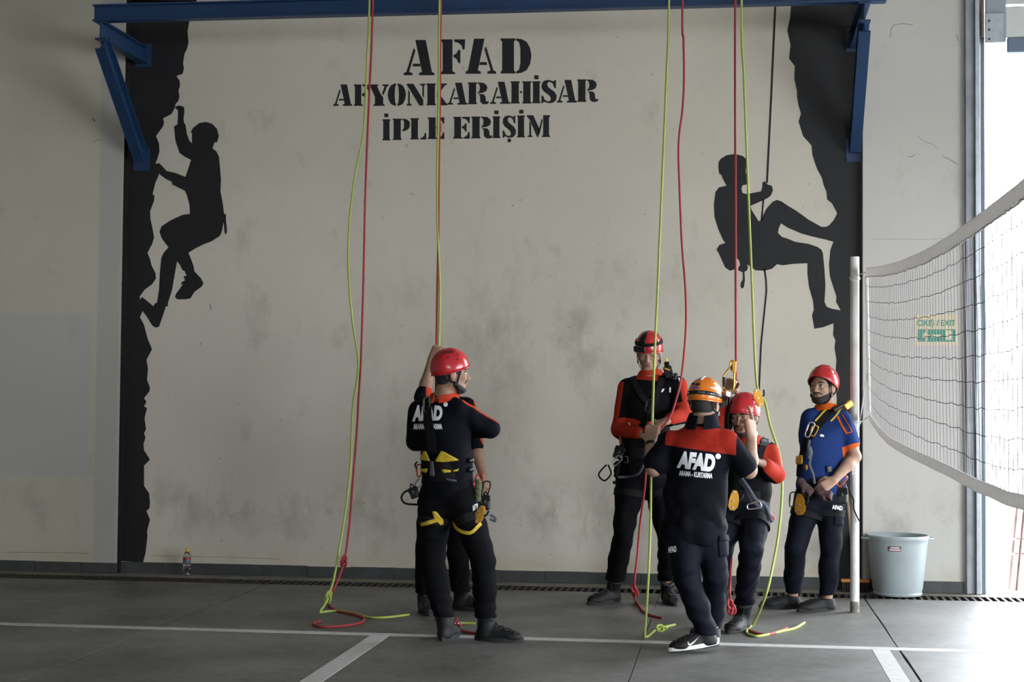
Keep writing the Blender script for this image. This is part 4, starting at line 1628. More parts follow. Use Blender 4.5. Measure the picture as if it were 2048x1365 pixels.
def helmet_print(s_, surf, al0, al1, ph0, ph1, name, m, parent, bold=.03):
    V, Fc = text_tris(s_, bold)
    lo, hi = V.min(0), V.max(0)
    vs = []
    for vx, vy in V:
        uu, vv = (vx - lo[0]) / (hi[0] - lo[0]), vy / .72
        vs.append(surf(al0 + (al1 - al0) * uu, ph1 + (ph0 - ph1) * vv, .0035))
    return MB().add(vs, Fc).build(name, m, parent, fix=False)


def helmet_band(surf, als, ph0, ph1, name, m, parent, off=.0035):
    """strip lying on the shell; ph0/ph1 may be functions of the angle"""
    vs, fs = [], []
    for al in als:
        a = ph0(al) if callable(ph0) else ph0
        b = ph1(al) if callable(ph1) else ph1
        for j in range(4):
            vs.append(surf(al, a + (b - a) * j / 3, off))
    for i in range(len(als) - 1):
        for j in range(3):
            fs.append((i * 4 + j, i * 4 + 4 + j, i * 4 + 5 + j, i * 4 + 1 + j))
    o = MB().add(vs, fs).build(name, m, parent, True, fix=False)
    md = o.modifiers.new('thickness', 'SOLIDIFY')
    md.thickness = .003
    return o


def foot(root, heel, d, kind, m=None, length=.295, up=(0, 0, 1), laces=True, knee=None):
    """shoe or boot standing with its heel at a point; returns the ankle joint"""
    heel = np.array(heel, float)
    d = unit(d)
    u = unit(np.array(up) - d * (np.array(up) @ d))
    s = np.cross(d, u)
    m = m or M_boot

    def P(a, b, h):
        return heel + d * a + s * b + u * h
    S = Sdf()
    k = length / .29
    S.ell(P(.05 * k, 0, .040), (.048 * k, .037, .048), (d, s, u), .02)
    S.cone(P(.05 * k, 0, .034), P(.20 * k, 0, .030), .038, .047, .02, flat=(u, .85))
    S.ell(P(.225 * k, .004, .032), (.062 * k, .047, .034), (d, s, u), .02)
    S.cone(P(.075 * k, 0, .085), P(.17 * k, 0, .052), .040, .032, .03)
    top = .20 if kind == 'boot' else .075
    an_ = P(.062 * k, 0, .10)
    lean = unit(np.array(knee) - an_) if knee is not None and kind == 'boot' else u
    tp = an_ + lean * (top - .10)
    S.cone(an_, P(.065 * k, 0, .05), .045, .043, .02)
    S.cone(an_, tp, .045, .056 if kind == 'boot' else .041, .02)
    S.clip(u, P(0, 0, .012))
    S.clip(-lean, tp + lean * .012)
    nm = 'boot' if kind == 'boot' else 'shoe'
    o, V, F = sdf_obj(nm, S, m, root, .006)
    out = []
    for t in np.linspace(0, 2 * PI, 28, endpoint=False):
        a = .145 + .152 * math.cos(t)
        w = .046 + .009 * math.cos(t - .4) - .006 * math.cos(2 * t)
        out.append(P(a * k, w * math.sin(t), (.030 + .010 * max(0, -math.cos(t))) if kind == 'trainer' else .026))
    MB().prism(out, u * .030 if kind == 'trainer' else u * .026).build('sole', M_sole_w if kind == 'trainer' else M_sole, o, bevel=.005)
    if kind == 'trainer':
        MB().prism([P(((p - heel) @ d), ((p - heel) @ s), .008) for p in out], u * .008).build('tread', M_sole, o)
    bv = make_bvh((V, F))
    n_l = 6 if kind == 'boot' else 4

    def surf_at(inner, q):
        o_ = inner + s * q + (d * .62 + u * .78) * .25
        loc, nn, _, _ = bv.ray_cast(Vector(o_), Vector(-(d * .62 + u * .78)))
        return None if loc is None else np.array(loc) + np.array(nn) * .002
    hi_pt = tp + d * .02 if kind == 'boot' else P(.10 * k, 0, .07)
    for j in range(n_l):
        inner = lerp(P(.19 * k, 0, .02), hi_pt, j / (n_l - 1))
        for sg in (1, -1):
            row = [surf_at(lerp(inner, lerp(P(.19 * k, 0, .02), hi_pt, (j + .8) / (n_l - 1)), t), sg * q) for t, q in ((0, -.024), (.5, 0), (1, .024))]
            if all(r_ is not None for r_ in row):
                MB().tube(crom(row, 3), .0030, 5).build('lace', M_lace, o, True)
    if kind == 'boot':
        ring = []
        for t in np.linspace(0, 2 * PI, 20, endpoint=False):
            ring.append(tp + lean * .006 + (unit(np.cross(lean, s)) * math.cos(t) + s * math.sin(t)) * .052)
        MB().tube(ring, .009, 8, True).build('boot_collar', M_lace, o, True)
        # pull tab at the heel
        MB().tube(crom([tp - d * .050 + u * .005, tp - d * .064 + u * .012, tp - d * .060 - u * .02], 4), .004, 6).build('pull_tab', M_lace, o, True)
    toe = []
    for t in np.linspace(-.9, .9, 11):
        loc, nn, _, _ = bv.ray_cast(Vector(P(.225 * k + .03 * math.cos(t * 1.2), .055 * math.sin(t * 1.3), .15)), Vector(-u))
        if loc is not None:
            toe.append(np.array(loc) + np.array(nn) * .001)
    if len(toe) > 3:
        MB().tube(toe, .0035, 5).build('toe_seam', M_lace, o, True)
    return an_, tp, o


def arm_stripe(seg, side, half, back=None):
    """signed field: positive within a strip that runs along the outer side of an arm chain"""
    def fn(V):
        best = np.full(len(V), -1.0)
        for a, b in seg:
            a, b = np.array(a), np.array(b)
            ba = b - a
            t = (V - a) @ ba / (ba @ ba)
            d = V - a - np.clip(t, 0, 1)[:, None] * ba
            L = np.linalg.norm(d, axis=1)
            dn = d / (L[:, None] + 1e-9)
            sd = unit(np.array(side) - unit(ba) * (np.array(side) @ unit(ba)))
            v = (dn @ sd - half) * .05
            Lb = np.linalg.norm(ba)
            v = np.minimum(np.minimum(v, .092 - L), np.minimum((t + .12) * Lb, (1.15 - t) * Lb))
            best = np.maximum(best, v)
        return best
    return fn


class Person:
    def __init__(self, label, Y, spec, shirt_mat, masks=None, skin=None, trs=None, sleeves='long', tail=.06, build=1.0, belly=1.0, footwear=None, hems=.055, fold=.0022, seed=1, thick=1.0, hemz=.14, vneck=False, skirt=1.0):
        self.Y = Y
        J = {}
        for k, v in spec.items():
            if isinstance(v, tuple) and len(v) == 3 and k not in ('face', 'hup', 'handl', 'handr'):
                J[k] = atY(v[0], v[1], Y + v[2])
        self.J = J
        sp = spec
        feet = footwear
        base = (np.array(feet[0][0]) + np.array(feet[1][0])) / 2
        self.root = empty('person', (base[0], base[1], 0), label, 'person')
        root = self.root
        skin = skin or M_skin
        self.fr = head_frame(sp['face'], sp.get('hup', (0, 0, 1)))
        s, f, u = self.fr
        side = unit(J['sr'] - J['sl'])
        upv = unit(J['neck'] - J['pel'])
        bodyf = unit(np.cross(side, upv)) * sp.get('sgn', 1)
        self.side, self.upv, self.bodyf = side, upv, bodyf
        side = unit(np.cross(upv, np.cross(side, upv)))
        b = build
        ab = lerp(J['pel'], J['neck'], .36)
        ch = lerp(J['pel'], J['neck'], .70)
        # footwear first: it gives the ankles
        self.shoes = []
        ank = []
        for (hp, dd, kind, *rest) in feet:
            a, t, o = foot(root, hp, dd, kind, up=rest[0] if rest else (0, 0, 1), knee=J['kl'] if not ank else J['kr'])
            ank.append((a, t))
            self.shoes.append(o)
        J['al'], J['ar'] = ank[0][0], ank[1][0]
        # the body: one continuous skin from head to ankles
        S = Sdf()
        head_sdf(S, J['head'], self.fr, J['neck'])
        S.cone(J['pel'], ab, .135 * b, .125 * b, .04, (bodyf, .72))
        S.cone(ab, ch, .125 * b, .145 * b, .04, (bodyf, .66))
        S.cone(J['neck'] - upv * .02, ch, .06, .12 * b, .04, (bodyf, .7))
        S.cone(J['sl'], J['sr'], .050 * b, .050 * b, .04)
        for q in 'lr':
            ar = b * (.88 if sleeves == 'long' else 1.0)
            S.cone(J['s' + q], J['e' + q], .048 * ar, .041 * ar, .02)
            S.cone(J['e' + q], lerp(J['e' + q], J['w' + q], .35), .040 * ar, .042 * ar, .02)
            S.cone(lerp(J['e' + q], J['w' + q], .35), J['w' + q], .042 * ar, .0275 * b, .02)
            S.cone(J['h' + q], J['k' + q], .075 * b, .048 * b, .03)
            S.cone(J['k' + q], J['a' + q], .047 * b, .036, .02)
            if 'n' + q in J:
                hp = sp['hand' + q]
                hand(S, J['w' + q], J['n' + q], hp[0], hp[1], hp[2], hp[3] if len(hp) > 3 else 1.0)
        self.body, bV, bF = sdf_obj('body', S, skin, root, .0045)
        # trousers
        T = Sdf()
        tw = thick
        hems_pts = []
        T.cone(J['pel'] - upv * .015, lerp(J['pel'], J['neck'], .2), .158 * b * tw, .148 * b, .04, (bodyf, .74))
        for q in 'lr':
            hp, kn = J['h' + q], J['k' + q]
            T.cone(hp, lerp(hp, kn, .5), .098 * b * tw, .086 * b * tw, .04)
            T.cone(lerp(hp, kn, .5), kn, .086 * b * tw, .0735 * tw, .012)
            an = ank[0 if q == 'l' else 1]
            hem = lerp(kn, an[0], min(1, (kn[2] - hemz - (an[0][2] - .10)) / (kn[2] - an[0][2])))
            T.cone(kn, lerp(kn, hem, .55), .0735 * tw, .070 * tw, .008)
            T.cone(lerp(kn, hem, .55), hem + (hem - kn) * .12, .070 * tw, hems, .008)
            hems_pts.append(hem)
            T.cone(lerp(J['pel'], hp, .5) - bodyf * .03, hp - bodyf * .03 - upv * .02, .085 * b, .085 * b, .04)
        T.clip((0, 0, 1), (0, 0, min(h[2] for h in hems_pts)))
        self.trs, tV, tF = sdf_obj('trousers', T, trs or M_trs, root, .0065, fold * 1.2, seed + 5, fz=1.3, ff=42)
        # shirt
        C = Sdf()
        lowp = J['pel'] + upv * (.10 - tail)
        C.cone(lowp, ab, .165 * b * belly * skirt, .155 * b * belly, .03, (bodyf, .74))
        C.cone(ab, ch, .155 * b * belly, .165 * b, .04, (bodyf, .70))
        C.cone(ch, J['neck'] - upv * .045, .150 * b, .085 * b, .05, (bodyf, .72))
        C.cone(lerp(J['sl'], J['sr'], .06), lerp(J['sl'], J['sr'], .94), .062 * b, .062 * b, .05)
        for q in 'lr':
            sh, el, wr = J['s' + q], J['e' + q], J['w' + q]
            if sleeves == 'short':
                C.cone(sh, lerp(sh, el, .62), .064 * b, .068 * b, .025)
            elif sleeves == 'mid':
                C.cone(sh, lerp(sh, el, .80), .066 * b, .066 * b, .025)
            else:
                C.cone(sh, el, .063 * b, .056 * b, .025)
                if sleeves == 'long':
                    C.cone(el, lerp(el, wr, .86), .056 * b, .046 * b, .02)
                else:
                    C.cone(el, lerp(el, wr, .12), .058 * b, .057 * b, .02)
        if vneck:
            C.ell(J['neck'] + bodyf * .075 - upv * .045, (.020, .06, .070), (side, bodyf, upv), .006, True)
        C.clip(upv, J['pel'] + upv * (.10 - tail) - upv * .075)
        C.ell(J['neck'] + upv * .045, (.060, .060, .075), (side, bodyf, upv), .008, True)
        mk = masks(self) if masks else None
        self.shirt, sV, sF = sdf_obj('shirt', C, shirt_mat, root, .0065, fold * 1.25, seed, mk, fz=1.0, ff=30)
        self.bvh_s = make_bvh((sV, sF))
        self.bvh_t = make_bvh((tV, tF))
        self.bvh = make_bvh((sV, sF), (tV, tF))
        self.bvh_b = make_bvh((bV, bF))

    def collar(self, m, r=.066, h=.035, gap=.5):
        n = self.J['neck'] + self.upv * .012
        vs, fs = [], []
        N = 28
        for i in range(N + 1):
            t = -PI + gap / 2 + (2 * PI - gap) * i / N
            d = -(self.bodyf * math.cos(t)) + self.side * math.sin(t)
            # t = 0 is the nape
            zz = .014 * math.cos(t)
            vs += [n + d * (r + .010) + self.upv * (-.016 + zz), n + d * (r - .002) + self.upv * (h + zz), n + d * (r + .008) + self.upv * (h + zz + .002), n + d * (r + .030) + self.upv * (-.020 + zz)]
        for i in range(N):
            for k in range(4):
                fs.append((i * 4 + k, i * 4 + (k + 1) % 4, i * 4 + 4 + (k + 1) % 4, i * 4 + 4 + k))
        fs += [(3, 2, 1, 0), tuple(N * 4 + k for k in range(4))]
        return MB().add(vs, fs).build('collar', m, self.shirt, True)


# ------------------------------------------------------------------ rescue gear
def carabiner(c, d, n, name_label, m=None, L=.105, w=.06, group=None):
    L, w = L * .85, w * .72
    """D-shaped snap link: d long axis, n normal of its plane"""
    d, n = unit(d), unit(n)
    n = unit(n - d * (n @ d))
    s = np.cross(d, n)
    c = np.array(c, float)
    pts = [c + d * a * L + s * b * w for a, b in ((.5, .05), (.47, .38), (.30, .5), (-.25, .36), (-.46, .25), (-.5, -.05), (-.44, -.33), (-.28, -.42), (0, -.42), (.28, -.42), (.44, -.30))]
    r = empty('carabiner', c, name_label, 'carabiner', group)
    MB().tube(crom(pts, 4, True), .0045, 7, True).build('link_body', m or M_alu, r, True)
    MB().tube([c + d * .28 * L - s * .42 * w, c + d * -.12 * L - s * .42 * w], .0062, 8).build('gate_sleeve', m or M_alu, r, True)
    return r


def descender(c, d, n, label, m=None, sc=1.0):
    """two gold side plates over a pulley wheel with a black lever"""
    d, n = unit(d), unit(n)
    n = unit(n - d * (n @ d))
    s = np.cross(d, n)
    c = np.array(c, float)
    m = m or M_gold
    r = empty('rope_descender', c, label, 'descender')
    shape = [(.075, -.012), (.075, .014), (.045, .030), (.0, .038), (-.045, .034), (-.070, .012), (-.070, -.020), (-.045, -.036), (0, -.034), (.045, -.024)]
    for q in (-1, 1):
        MB().prism([c + d * a * sc + s * b * sc + n * (.012 * q * sc) for a, b in shape], n * (.004 * q)).build('side_plate', m, r, bevel=.001)
    MB().lathe(c - n * .010 * sc, [(.022 * sc, 0), (.018 * sc, .010 * sc), (.022 * sc, .020 * sc)], 18, (d, s, n)).build('pulley_wheel', M_dark_steel, r, True)
    for a in (.0, -.05, .062):
        MB().lathe(c + d * a * sc + n * .010 * sc, [(.007 * sc, 0), (.007 * sc, .010)], 10, (d, s, n)).build('rivet', M_alu, r, True)
        MB().lathe(c + d * a * sc - n * .020 * sc, [(.007 * sc, 0), (.007 * sc, .010)], 10, (d, s, n)).build('rivet', M_alu, r, True)
    MB().tube(crom([c + s * .02 * sc, c + s * .052 * sc + d * .01, c + s * .062 * sc + d * .055 * sc], 4), .008 * sc, 8, flat=.7).build('lever', M_gearblk, r, True)
    return r


def ascender(c, d, n, label, m=None):
    d, n = unit(d), unit(n)
    n = unit(n - d * (n @ d))
    s = np.cross(d, n)
    c = np.array(c, float)
    m = m or M_gold
    r = empty('hand_ascender', c, label, 'ascender')
    pts = [c + d * a + s * b for a, b in ((.085, .012), (.085, -.012), (.05, -.016), (.0, -.050), (-.075, -.050), (-.092, -.02), (-.085, .010), (-.03, .014))]
    MB().tube(crom(pts, 4, True), .0085, 8, True, flat=.7).build('frame', m, r, True)
    MB().obox(c + d * .055 + s * .012, d, s, n, .036, .012, .012).build('rope_channel', m, r, bevel=.003)
    MB().prism([c + d * a + s * b + n * .008 for a, b in ((.07, -.004), (.04, .012), (.03, -.006), (.05, -.014))], n * .016).build('cam', M_dark_steel, r)
    MB().tube([c + d * -.07 + s * -.044, c + d * -.01 + s * -.047], .012, 8).build('grip', M_gearblk, r, True)
    return r


def loop_sling(pts, label, m, w=.006, name='sling', cat='sling', closed=False):
    P = crom(pts, 6, closed)
    o = MB().tube(P, w, 7, closed).build(name, m, None, True)
    return tag(o, label, cat)
# ---- the figures
def fld(p, n, o):
    return (p - o) @ n


def hpt(px, py):
    return fl(px, py)


# man with the yellow-marked harness, back to us, arms folded
def masks1(P):
    J = P.J

    def red(V):
        up = (V - J['neck']) @ P.upv
        top = up + .012
        st = arm_stripe([(J['sl'], J['el']), (J['sr'], J['er'])], (0, 0, 1), .86)(V)
        lat = .085 - np.abs((V - J['neck']) @ P.side)
        return np.maximum(np.minimum(top, lat), st)
    return {'red': red}


M_shirt1 = cloth_mat('shirt_black_red', (.0042, .0046, .0075), (('red', M_redor),), .8)
p1 = Person('man in red helmet and black shirt seen from behind with a yellow-marked harness', -3.15, dict(
    head=(903, 747, .0), face=(.93, .33, .02), neck=(887, 799, .0), pel=(896, 985, .0),
    sl=(836, 823, .05), sr=(921, 823, -.06), el=(832, 884, .10), er=(981, 858, -.02), wl=(880, 880, .27), wr=(905, 868, .27),
    nl=(915, 872, .30), nr=(870, 872, .32), handl=((0, -1, 0), 1, (.3, .3, .3, .3)), handr=((0, -1, 0), 1, (.3, .3, .3, .3)),
    hl=(870, 1003, .0), hr=(926, 1003, -.03), kl=(866, 1128, .03), kr=(967, 1122, -.05), sgn=1),
    M_shirt1, masks1, M_skin, M_trs_k, footwear=((hpt(884, 1284), (.10, 1, 0), 'boot'), (hpt(951, 1281), (1, -.12, 0), 'boot')), seed=3, build=1.0, hems=.062, thick=1.0, hemz=.14)
# man behind him, one arm up on the rope
p2 = Person('man hidden behind the harness man with one bare arm raised on the rope', -1.95, dict(
    head=(898, 752, .0), face=(.2, -1, .0), neck=(893, 795, .0), pel=(893, 975, .0),
    sl=(858, 818, .0), sr=(934, 815, .0), el=(846, 795, -.24), er=(948, 885, .0), wl=(863, 722, -.20), wr=(966, 950, -.06),
    nl=(874, 700, -.20), nr=(972, 975, -.08), handl=((.25, .9, 0), -1, (.85, .85, .9, .9)), handr=((-1, .2, 0), 1, (.3, .35, .4, .4)),
    hl=(868, 990, .0), hr=(918, 990, .0), kl=(852, 1105, -.03), kr=(916, 1105, -.02), sgn=-1),
    M_shirt1, masks1, M_skin, M_trs_k, sleeves='rolled', footwear=((hpt(846, 1222), (.35, -1, 0), 'boot'), (hpt(904, 1220), (1, -.15, 0), 'boot')), seed=8, hems=.064, hemz=.13)


# tall man by the wall looking down at his hands
def masks3(P):
    J = P.J

    def red(V):
        st = np.maximum(arm_stripe([(J['sl'], J['el'])], (-1, -.1, .1), .42)(V), arm_stripe([(J['el'], J['wl'])], (-.3, -.9, .6), .05)(V))
        st2 = np.maximum(arm_stripe([(J['sr'], J['er'])], (1, -.1, .1), .30)(V), arm_stripe([(J['er'], J['wr'])], (.3, -.6, .8), -.1)(V))
        up = (V - J['neck']) @ P.upv
        lat = (V - J['neck']) @ P.side
        pl = np.minimum(.020 - np.abs(lat), np.minimum(up + .20, (V - J['neck']) @ P.bodyf))
        return np.maximum(np.maximum(st, st2), np.maximum(pl, np.minimum(up + .030, .10 - np.abs(lat))))
    return {'red': red}


M_shirt3 = cloth_mat('shirt_black_red_sleeves', (.0040, .0040, .0050), (('red', (.34, .028, .014)),), .8)
p3 = Person('tall man in a red and black helmet looking down at his hands by the wall', -1.40, dict(
    head=(1298, 705, -.04), face=(-.06, -.92, -.34), neck=(1300, 753, .0), pel=(1284, 935, .0),
    sl=(1254, 777, .0), sr=(1355, 772, .0), el=(1240, 860, -.02), er=(1366, 830, -.08), wl=(1284, 869, -.22), wr=(1336, 842, -.26),
    nl=(1308, 862, -.26), nr=(1314, 850, -.30), handl=((.3, -.2, 1), -1, (.35, .4, .5, .5), .95), handr=((-.3, .2, -1), -1, (.35, .4, .5, .5), .95),
    hl=(1262, 955, .0), hr=(1312, 955, .0), kl=(1247, 1068, -.05), kr=(1336, 1072, -.05), sgn=-1),
    M_shirt3, masks3, M_skin2, M_trs_k, footwear=((hpt(1240, 1205), (-.72, -.7, 0), 'boot'), (hpt(1330, 1203), (.30, -.95, 0), 'boot')), seed=13, build=1.06, hems=.068, tail=.02, hemz=.165, vneck=True)


# instructor in the orange helmet, back to us, both hands raised to the ropes
def masks4(P):
    J = P.J

    def red(V):
        up = (V - J['neck']) @ P.upv
        lat = (V - J['neck']) @ P.side
        bk = (V - J['neck']) @ P.bodyf
        return np.minimum(np.minimum(up + .140 + .05 * lat, -.005 - up), .205 - np.abs(lat))
    return {'red': red}


M_shirt4 = cloth_mat('shirt_navy_red_yoke', (.0048, .0052, .0088), (('red', (.31, .022, .012)),), .8)
p4 = Person('man in orange helmet with red-yoked shirt seen from behind raising both hands', -3.20, dict(
    head=(1411, 806, .05), face=(.42, .90, -.08), neck=(1404, 852, .0), pel=(1386, 1052, .0),
    sl=(1338, 886, .02), sr=(1456, 886, -.02), el=(1308, 938, -.02), er=(1498, 942, -.03), wl=(1301, 886, .12), wr=(1503, 880, .08),
    nl=(1304, 860, .15), nr=(1500, 852, .10), handl=((.25, .95, 0), 1, (.95, .95, .95, .95), 1.1), handr=((-.75, .55, 0), -1, (.02, .75, .85, .9), 1.2),
    hl=(1364, 1052, .0), hr=(1416, 1052, .0), kl=(1374, 1158, -.10), kr=(1431, 1150, -.01), sgn=1),
    M_shirt4, masks4, M_skin2, M_trs, sleeves='mid', tail=.12, footwear=(((fl(1341, 1306) - unit((-.93, -.30, -.115)) * .288), (-.93, -.30, -.115), 'trainer', (-.1, 0, 1)), (hpt(1436, 1289), (-.55, .83, 0), 'trainer')),
    seed=21, build=1.09, belly=1.02, hems=.062, fold=.0032, thick=1.0, hemz=.10, skirt=1.03)


# crouching man in the red helmet behind the instructor
def masks5(P):
    J = P.J

    def red(V):
        st = arm_stripe([(J['sr'], J['er']), (J['er'], J['wr'])], (1, -.5, .4), -.1)(V)
        st2 = arm_stripe([(J['sl'], J['el']), (J['el'], J['wl'])], (-1, -.4, .2), .1)(V)
        up = (V - J['neck']) @ P.upv
        lat = (V - J['neck']) @ P.side
        return np.maximum(np.maximum(st, st2), np.minimum(up + .04, .11 - np.abs(lat)))
    return {'red': red}


p5 = Person('crouching man in red helmet half hidden behind the man in the orange helmet', -2.50, dict(
    head=(1488, 833, -.10), face=(-.35, -.90, -.12), neck=(1496, 884, -.02), pel=(1487, 1015, .06),
    sl=(1458, 905, -.02), sr=(1536, 905, .02), el=(1442, 860, -.10), er=(1552, 950, -.05), wl=(1453, 790, -.08), wr=(1526, 928, -.22),
    nl=(1462, 764, -.08), nr=(1510, 922, -.26), handl=((.6, .75, 0), -1, (.8, .85, .9, .9)), handr=((0, .4, -1), -1, (.4, .4, .5, .5)),
    hl=(1462, 1030, .04), hr=(1508, 1030, .02), kl=(1440, 1105, -.10), kr=(1503, 1098, -.14), sgn=-1),
    M_shirt3, masks5, M_skin, M_trs, footwear=((hpt(1436, 1252), (-.15, -1, 0), 'boot'), (hpt(1494, 1258), (-.40, -.92, 0), 'boot')), seed=34, build=1.0, hems=.060, tail=.08, hemz=.17)


# man in the blue polo shirt at the right
def masks6(P):
    J = P.J

    def orange(V):
        up = (V - J['neck']) @ P.upv
        lat = (V - J['neck']) @ P.side
        pl = np.minimum(.016 - np.abs(lat + .012), np.minimum(up + .20, (V - J['neck']) @ P.bodyf))
        out = np.minimum(up + .006, .080 - np.abs(lat))
        for q in 'lr':
            a, b = J['s' + q], J['e' + q]
            ba = b - a
            t = (V - a) @ ba / (ba @ ba)
            d = np.linalg.norm(V - a - t[:, None] * ba, axis=1)
            L = np.linalg.norm(ba)
            cuff = np.minimum((t - .70) * L, .079 - d)
            out = np.maximum(out, cuff)
        return np.maximum(out, pl)
    return {'orange': orange}


M_shirt6 = cloth_mat('polo_blue', (.015, .036, .140), (('orange', (.62, .11, .02)),), .8)
p6 = Person('bearded man in red helmet and blue polo shirt with orange collar', -1.36, dict(
    head=(1646, 774, -.02), face=(-.52, -.85, .06), neck=(1652, 822, .02), pel=(1640, 985, .0),
    sl=(1620, 838, -.02), sr=(1686, 840, .03), el=(1616, 905, .14), er=(1710, 914, -.02), wl=(1618, 960, .10), wr=(1668, 961, -.16),
    nl=(1615, 985, .06), nr=(1648, 974, -.19), handl=((1, 0, 0), -1, (.3, .3, .4, .4)), handr=((-.1, .8, -.3), -1, (.35, .4, .45, .5), 1.0),
    hl=(1616, 1000, .0), hr=(1662, 1000, .02), kl=(1591, 1096, -.04), kr=(1661, 1098, -.02), sgn=-1),
    M_shirt6, masks6, M_skin2, M_trs, sleeves='short', footwear=((hpt(1604, 1218), (-1, -.10, 0), 'shoe'), (hpt(1671, 1222), (-.88, -.42, 0), 'shoe')), seed=41, build=1.0, hems=.053, tail=.05, hemz=.115, vneck=True)
# ------------------------------------------------------------------ heads: helmets, hair, beards, faces
VS = [(1.25, 1.22, .007, .006), (1.75, 1.05, .006, .006), (1.15, .95, .006, .006), (-1.25, 1.22, .007, .006), (-1.75, 1.05, .006, .006), (-1.15, .95, .006, .006)]
h1 = helmet(p1.J['head'], p1.fr, M_red_helm, p1.root, .10, .945, VS)
helmet_print('CAMP', h1[1], 2.15, 1.30, .62, .80, 'helmet_lettering', M_vent, h1[0], .04)
helmet_band(h1[1], np.linspace(-.16, .16, 5), .55, 1.5, 'helmet_trim', M_vent, h1[0], .002)
h2 = helmet(p2.J['head'], p2.fr, M_red_helm, p2.root, .0, .92, VS)
h3 = helmet(p3.J['head'], p3.fr, M_red_helm, p3.root, .0, .93, ())
helmet_band(h3[1], np.linspace(.15, .85, 7), .22, 1.1, 'helmet_cover', M_gearblk, h3[0])
helmet_band(h3[1], np.linspace(-2.9, 2.9, 40), lambda a: 1.06 + .10 * math.sin(a * .5) ** 2, lambda a: 1.26 + .10 * math.sin(a * .5) ** 2, 'lamp_strap', M_web, h3[0], .005)
s3, f3, u3 = h3[4]
q3 = h3[1](.30, 1.40, .012)
n3 = unit(q3 - h3[3])
MB().obox(q3 + s3 * .02, unit(np.cross(u3, n3)), u3, n3, .042, .020, .010).build('head_lamp', M_gearblk, h3[0], bevel=.006)
MB().obox(q3 - s3 * .012 + n3 * .011, unit(np.cross(u3, n3)), u3, n3, .006, .014, .003).build('lamp_glass', mat('lamp_glass', (.6, .65, .7), .15, .6), h3[0], bevel=.002)
h4 = helmet(p4.J['head'], p4.fr, M_or_helm, p4.root, -.10, .93, [(3.62, 1.06, .016, .008), (3.15, 1.12, .018, .008), (2.0, .80, .010, .006)])
helmet_band(h4[1], np.linspace(1.3, 4.9, 36), 1.46, 1.66, 'helmet_band', M_gearblk, h4[0])
helmet_print('AFAD', h4[1], 3.50, 2.98, 1.26, 1.40, 'helmet_lettering', mat('print_blue', (.03, .12, .55), .5), h4[0], .03)
helmet_print('PETZL', h4[1], 3.02, 2.62, 1.52, 1.60, 'helmet_lettering', M_alu, h4[0], .01)
helmet_band(h4[1], np.linspace(2.92, 3.16, 5), .18, .78, 'reflective_strip', M_refl, h4[0])
helmet_band(h4[1], np.linspace(1.85, 2.50, 6), lambda a: 1.18 + .10 * (a - 1.85), lambda a: 1.20 + .22 * min(1, (2.55 - a)), 'reflective_strip', M_refl, h4[0])
for a_ in (3.85, 3.7, 2.25, 2.12):
    helmet_band(h4[1], np.linspace(a_, a_ + .06, 3), 1.55, 1.59, 'reflective_dot', M_refl, h4[0], .0055)
s4, f4, u4 = h4[4]
lp = h4[1](.9, 1.35, .020)
MB().obox(lp, s4, f4, u4, .022, .030, .016).build('head_lamp', M_alu, h4[0], bevel=.006)
# raised clear visor at the brow
vs, fs = [], []
for i, al in enumerate(np.linspace(-1.3, 1.3, 14)):
    for ph, of in ((1.30, .012), (1.62, .030), (1.86, .034)):
        vs.append(h4[1](al, ph, of))
for i in range(13):
    for j in range(2):
        fs.append((i * 3 + j, i * 3 + 3 + j, i * 3 + 4 + j, i * 3 + 1 + j))
MB().add(vs, fs).build('visor', mat('visor_smoke', (.10, .10, .11), .15, trans=.4), h4[0], True, fix=False)
h5 = helmet(p5.J['head'], p5.fr, M_red_helm, p5.root, .05, .92, VS)
h6 = helmet(p6.J['head'], p6.fr, M_red_helm, p6.root, .30, .95, VS)
helmet_print('CAMP', h6[1], .55, -.15, .92, 1.02, 'helmet_lettering', mat('print_dark_red', (.12, .01, .012), .5), h6[0], .03)
for p in (p1, p2, p3, p4, p5, p6):
    hair_obj(p.J['head'], p.fr, p.body, .004)
for p in (p1, p5, p6):
    beard_obj(p.J['head'], p.fr, p.body, p is p6)
eyes_brows(p1.J['head'], p1.fr, p1.root, p1.body)
eyes_brows(p2.J['head'], p2.fr, p2.root, p2.body)
eyes_brows(p3.J['head'], p3.fr, p3.root, p3.body, True)
eyes_brows(p5.J['head'], p5.fr, p5.root, p5.body)
eyes_brows(p6.J['head'], p6.fr, p6.root, p6.body)
for p in (p1, p2, p3, p5, p6):
    s_, f_, u_ = p.fr
    for hh, ww in ((-.0575, .020), (-.0675, .017)):
        MB().tube(crom([p.J['head'] - s_ * ww + f_ * .0865 + u_ * hh, p.J['head'] + f_ * .0945 + u_ * (hh + .001), p.J['head'] + s_ * ww + f_ * .0865 + u_ * hh], 4), .0042, 6).build('lip', M_lips, p.body, True)
M_col_red = cloth_mat('collar_red', M_redor, rough=.8)
M_col_or = cloth_mat('collar_orange', (.62, .11, .02), rough=.8)
M_col_nv = cloth_mat('collar_navy', (.005, .0055, .009), rough=.8)
for p, m_ in ((p1, M_col_red), (p2, M_col_red), (p3, M_col_red), (p4, M_col_nv), (p5, M_col_red), (p6, M_col_or)):
    p.collar(m_, .070 if p is not p4 else .074, .024 if p is not p4 else .058, 1.9 if p is p6 else 1.3 if p is p3 else .5)


# ------------------------------------------------------------------ harnesses and prints
def c1(pts):
    return [(780 + x / 4.136, 670 + y / 4.136) for x, y in pts]


def c2(pts):
    return [(780 + x / 4.136, 980 + y / 4.136) for x, y in pts]


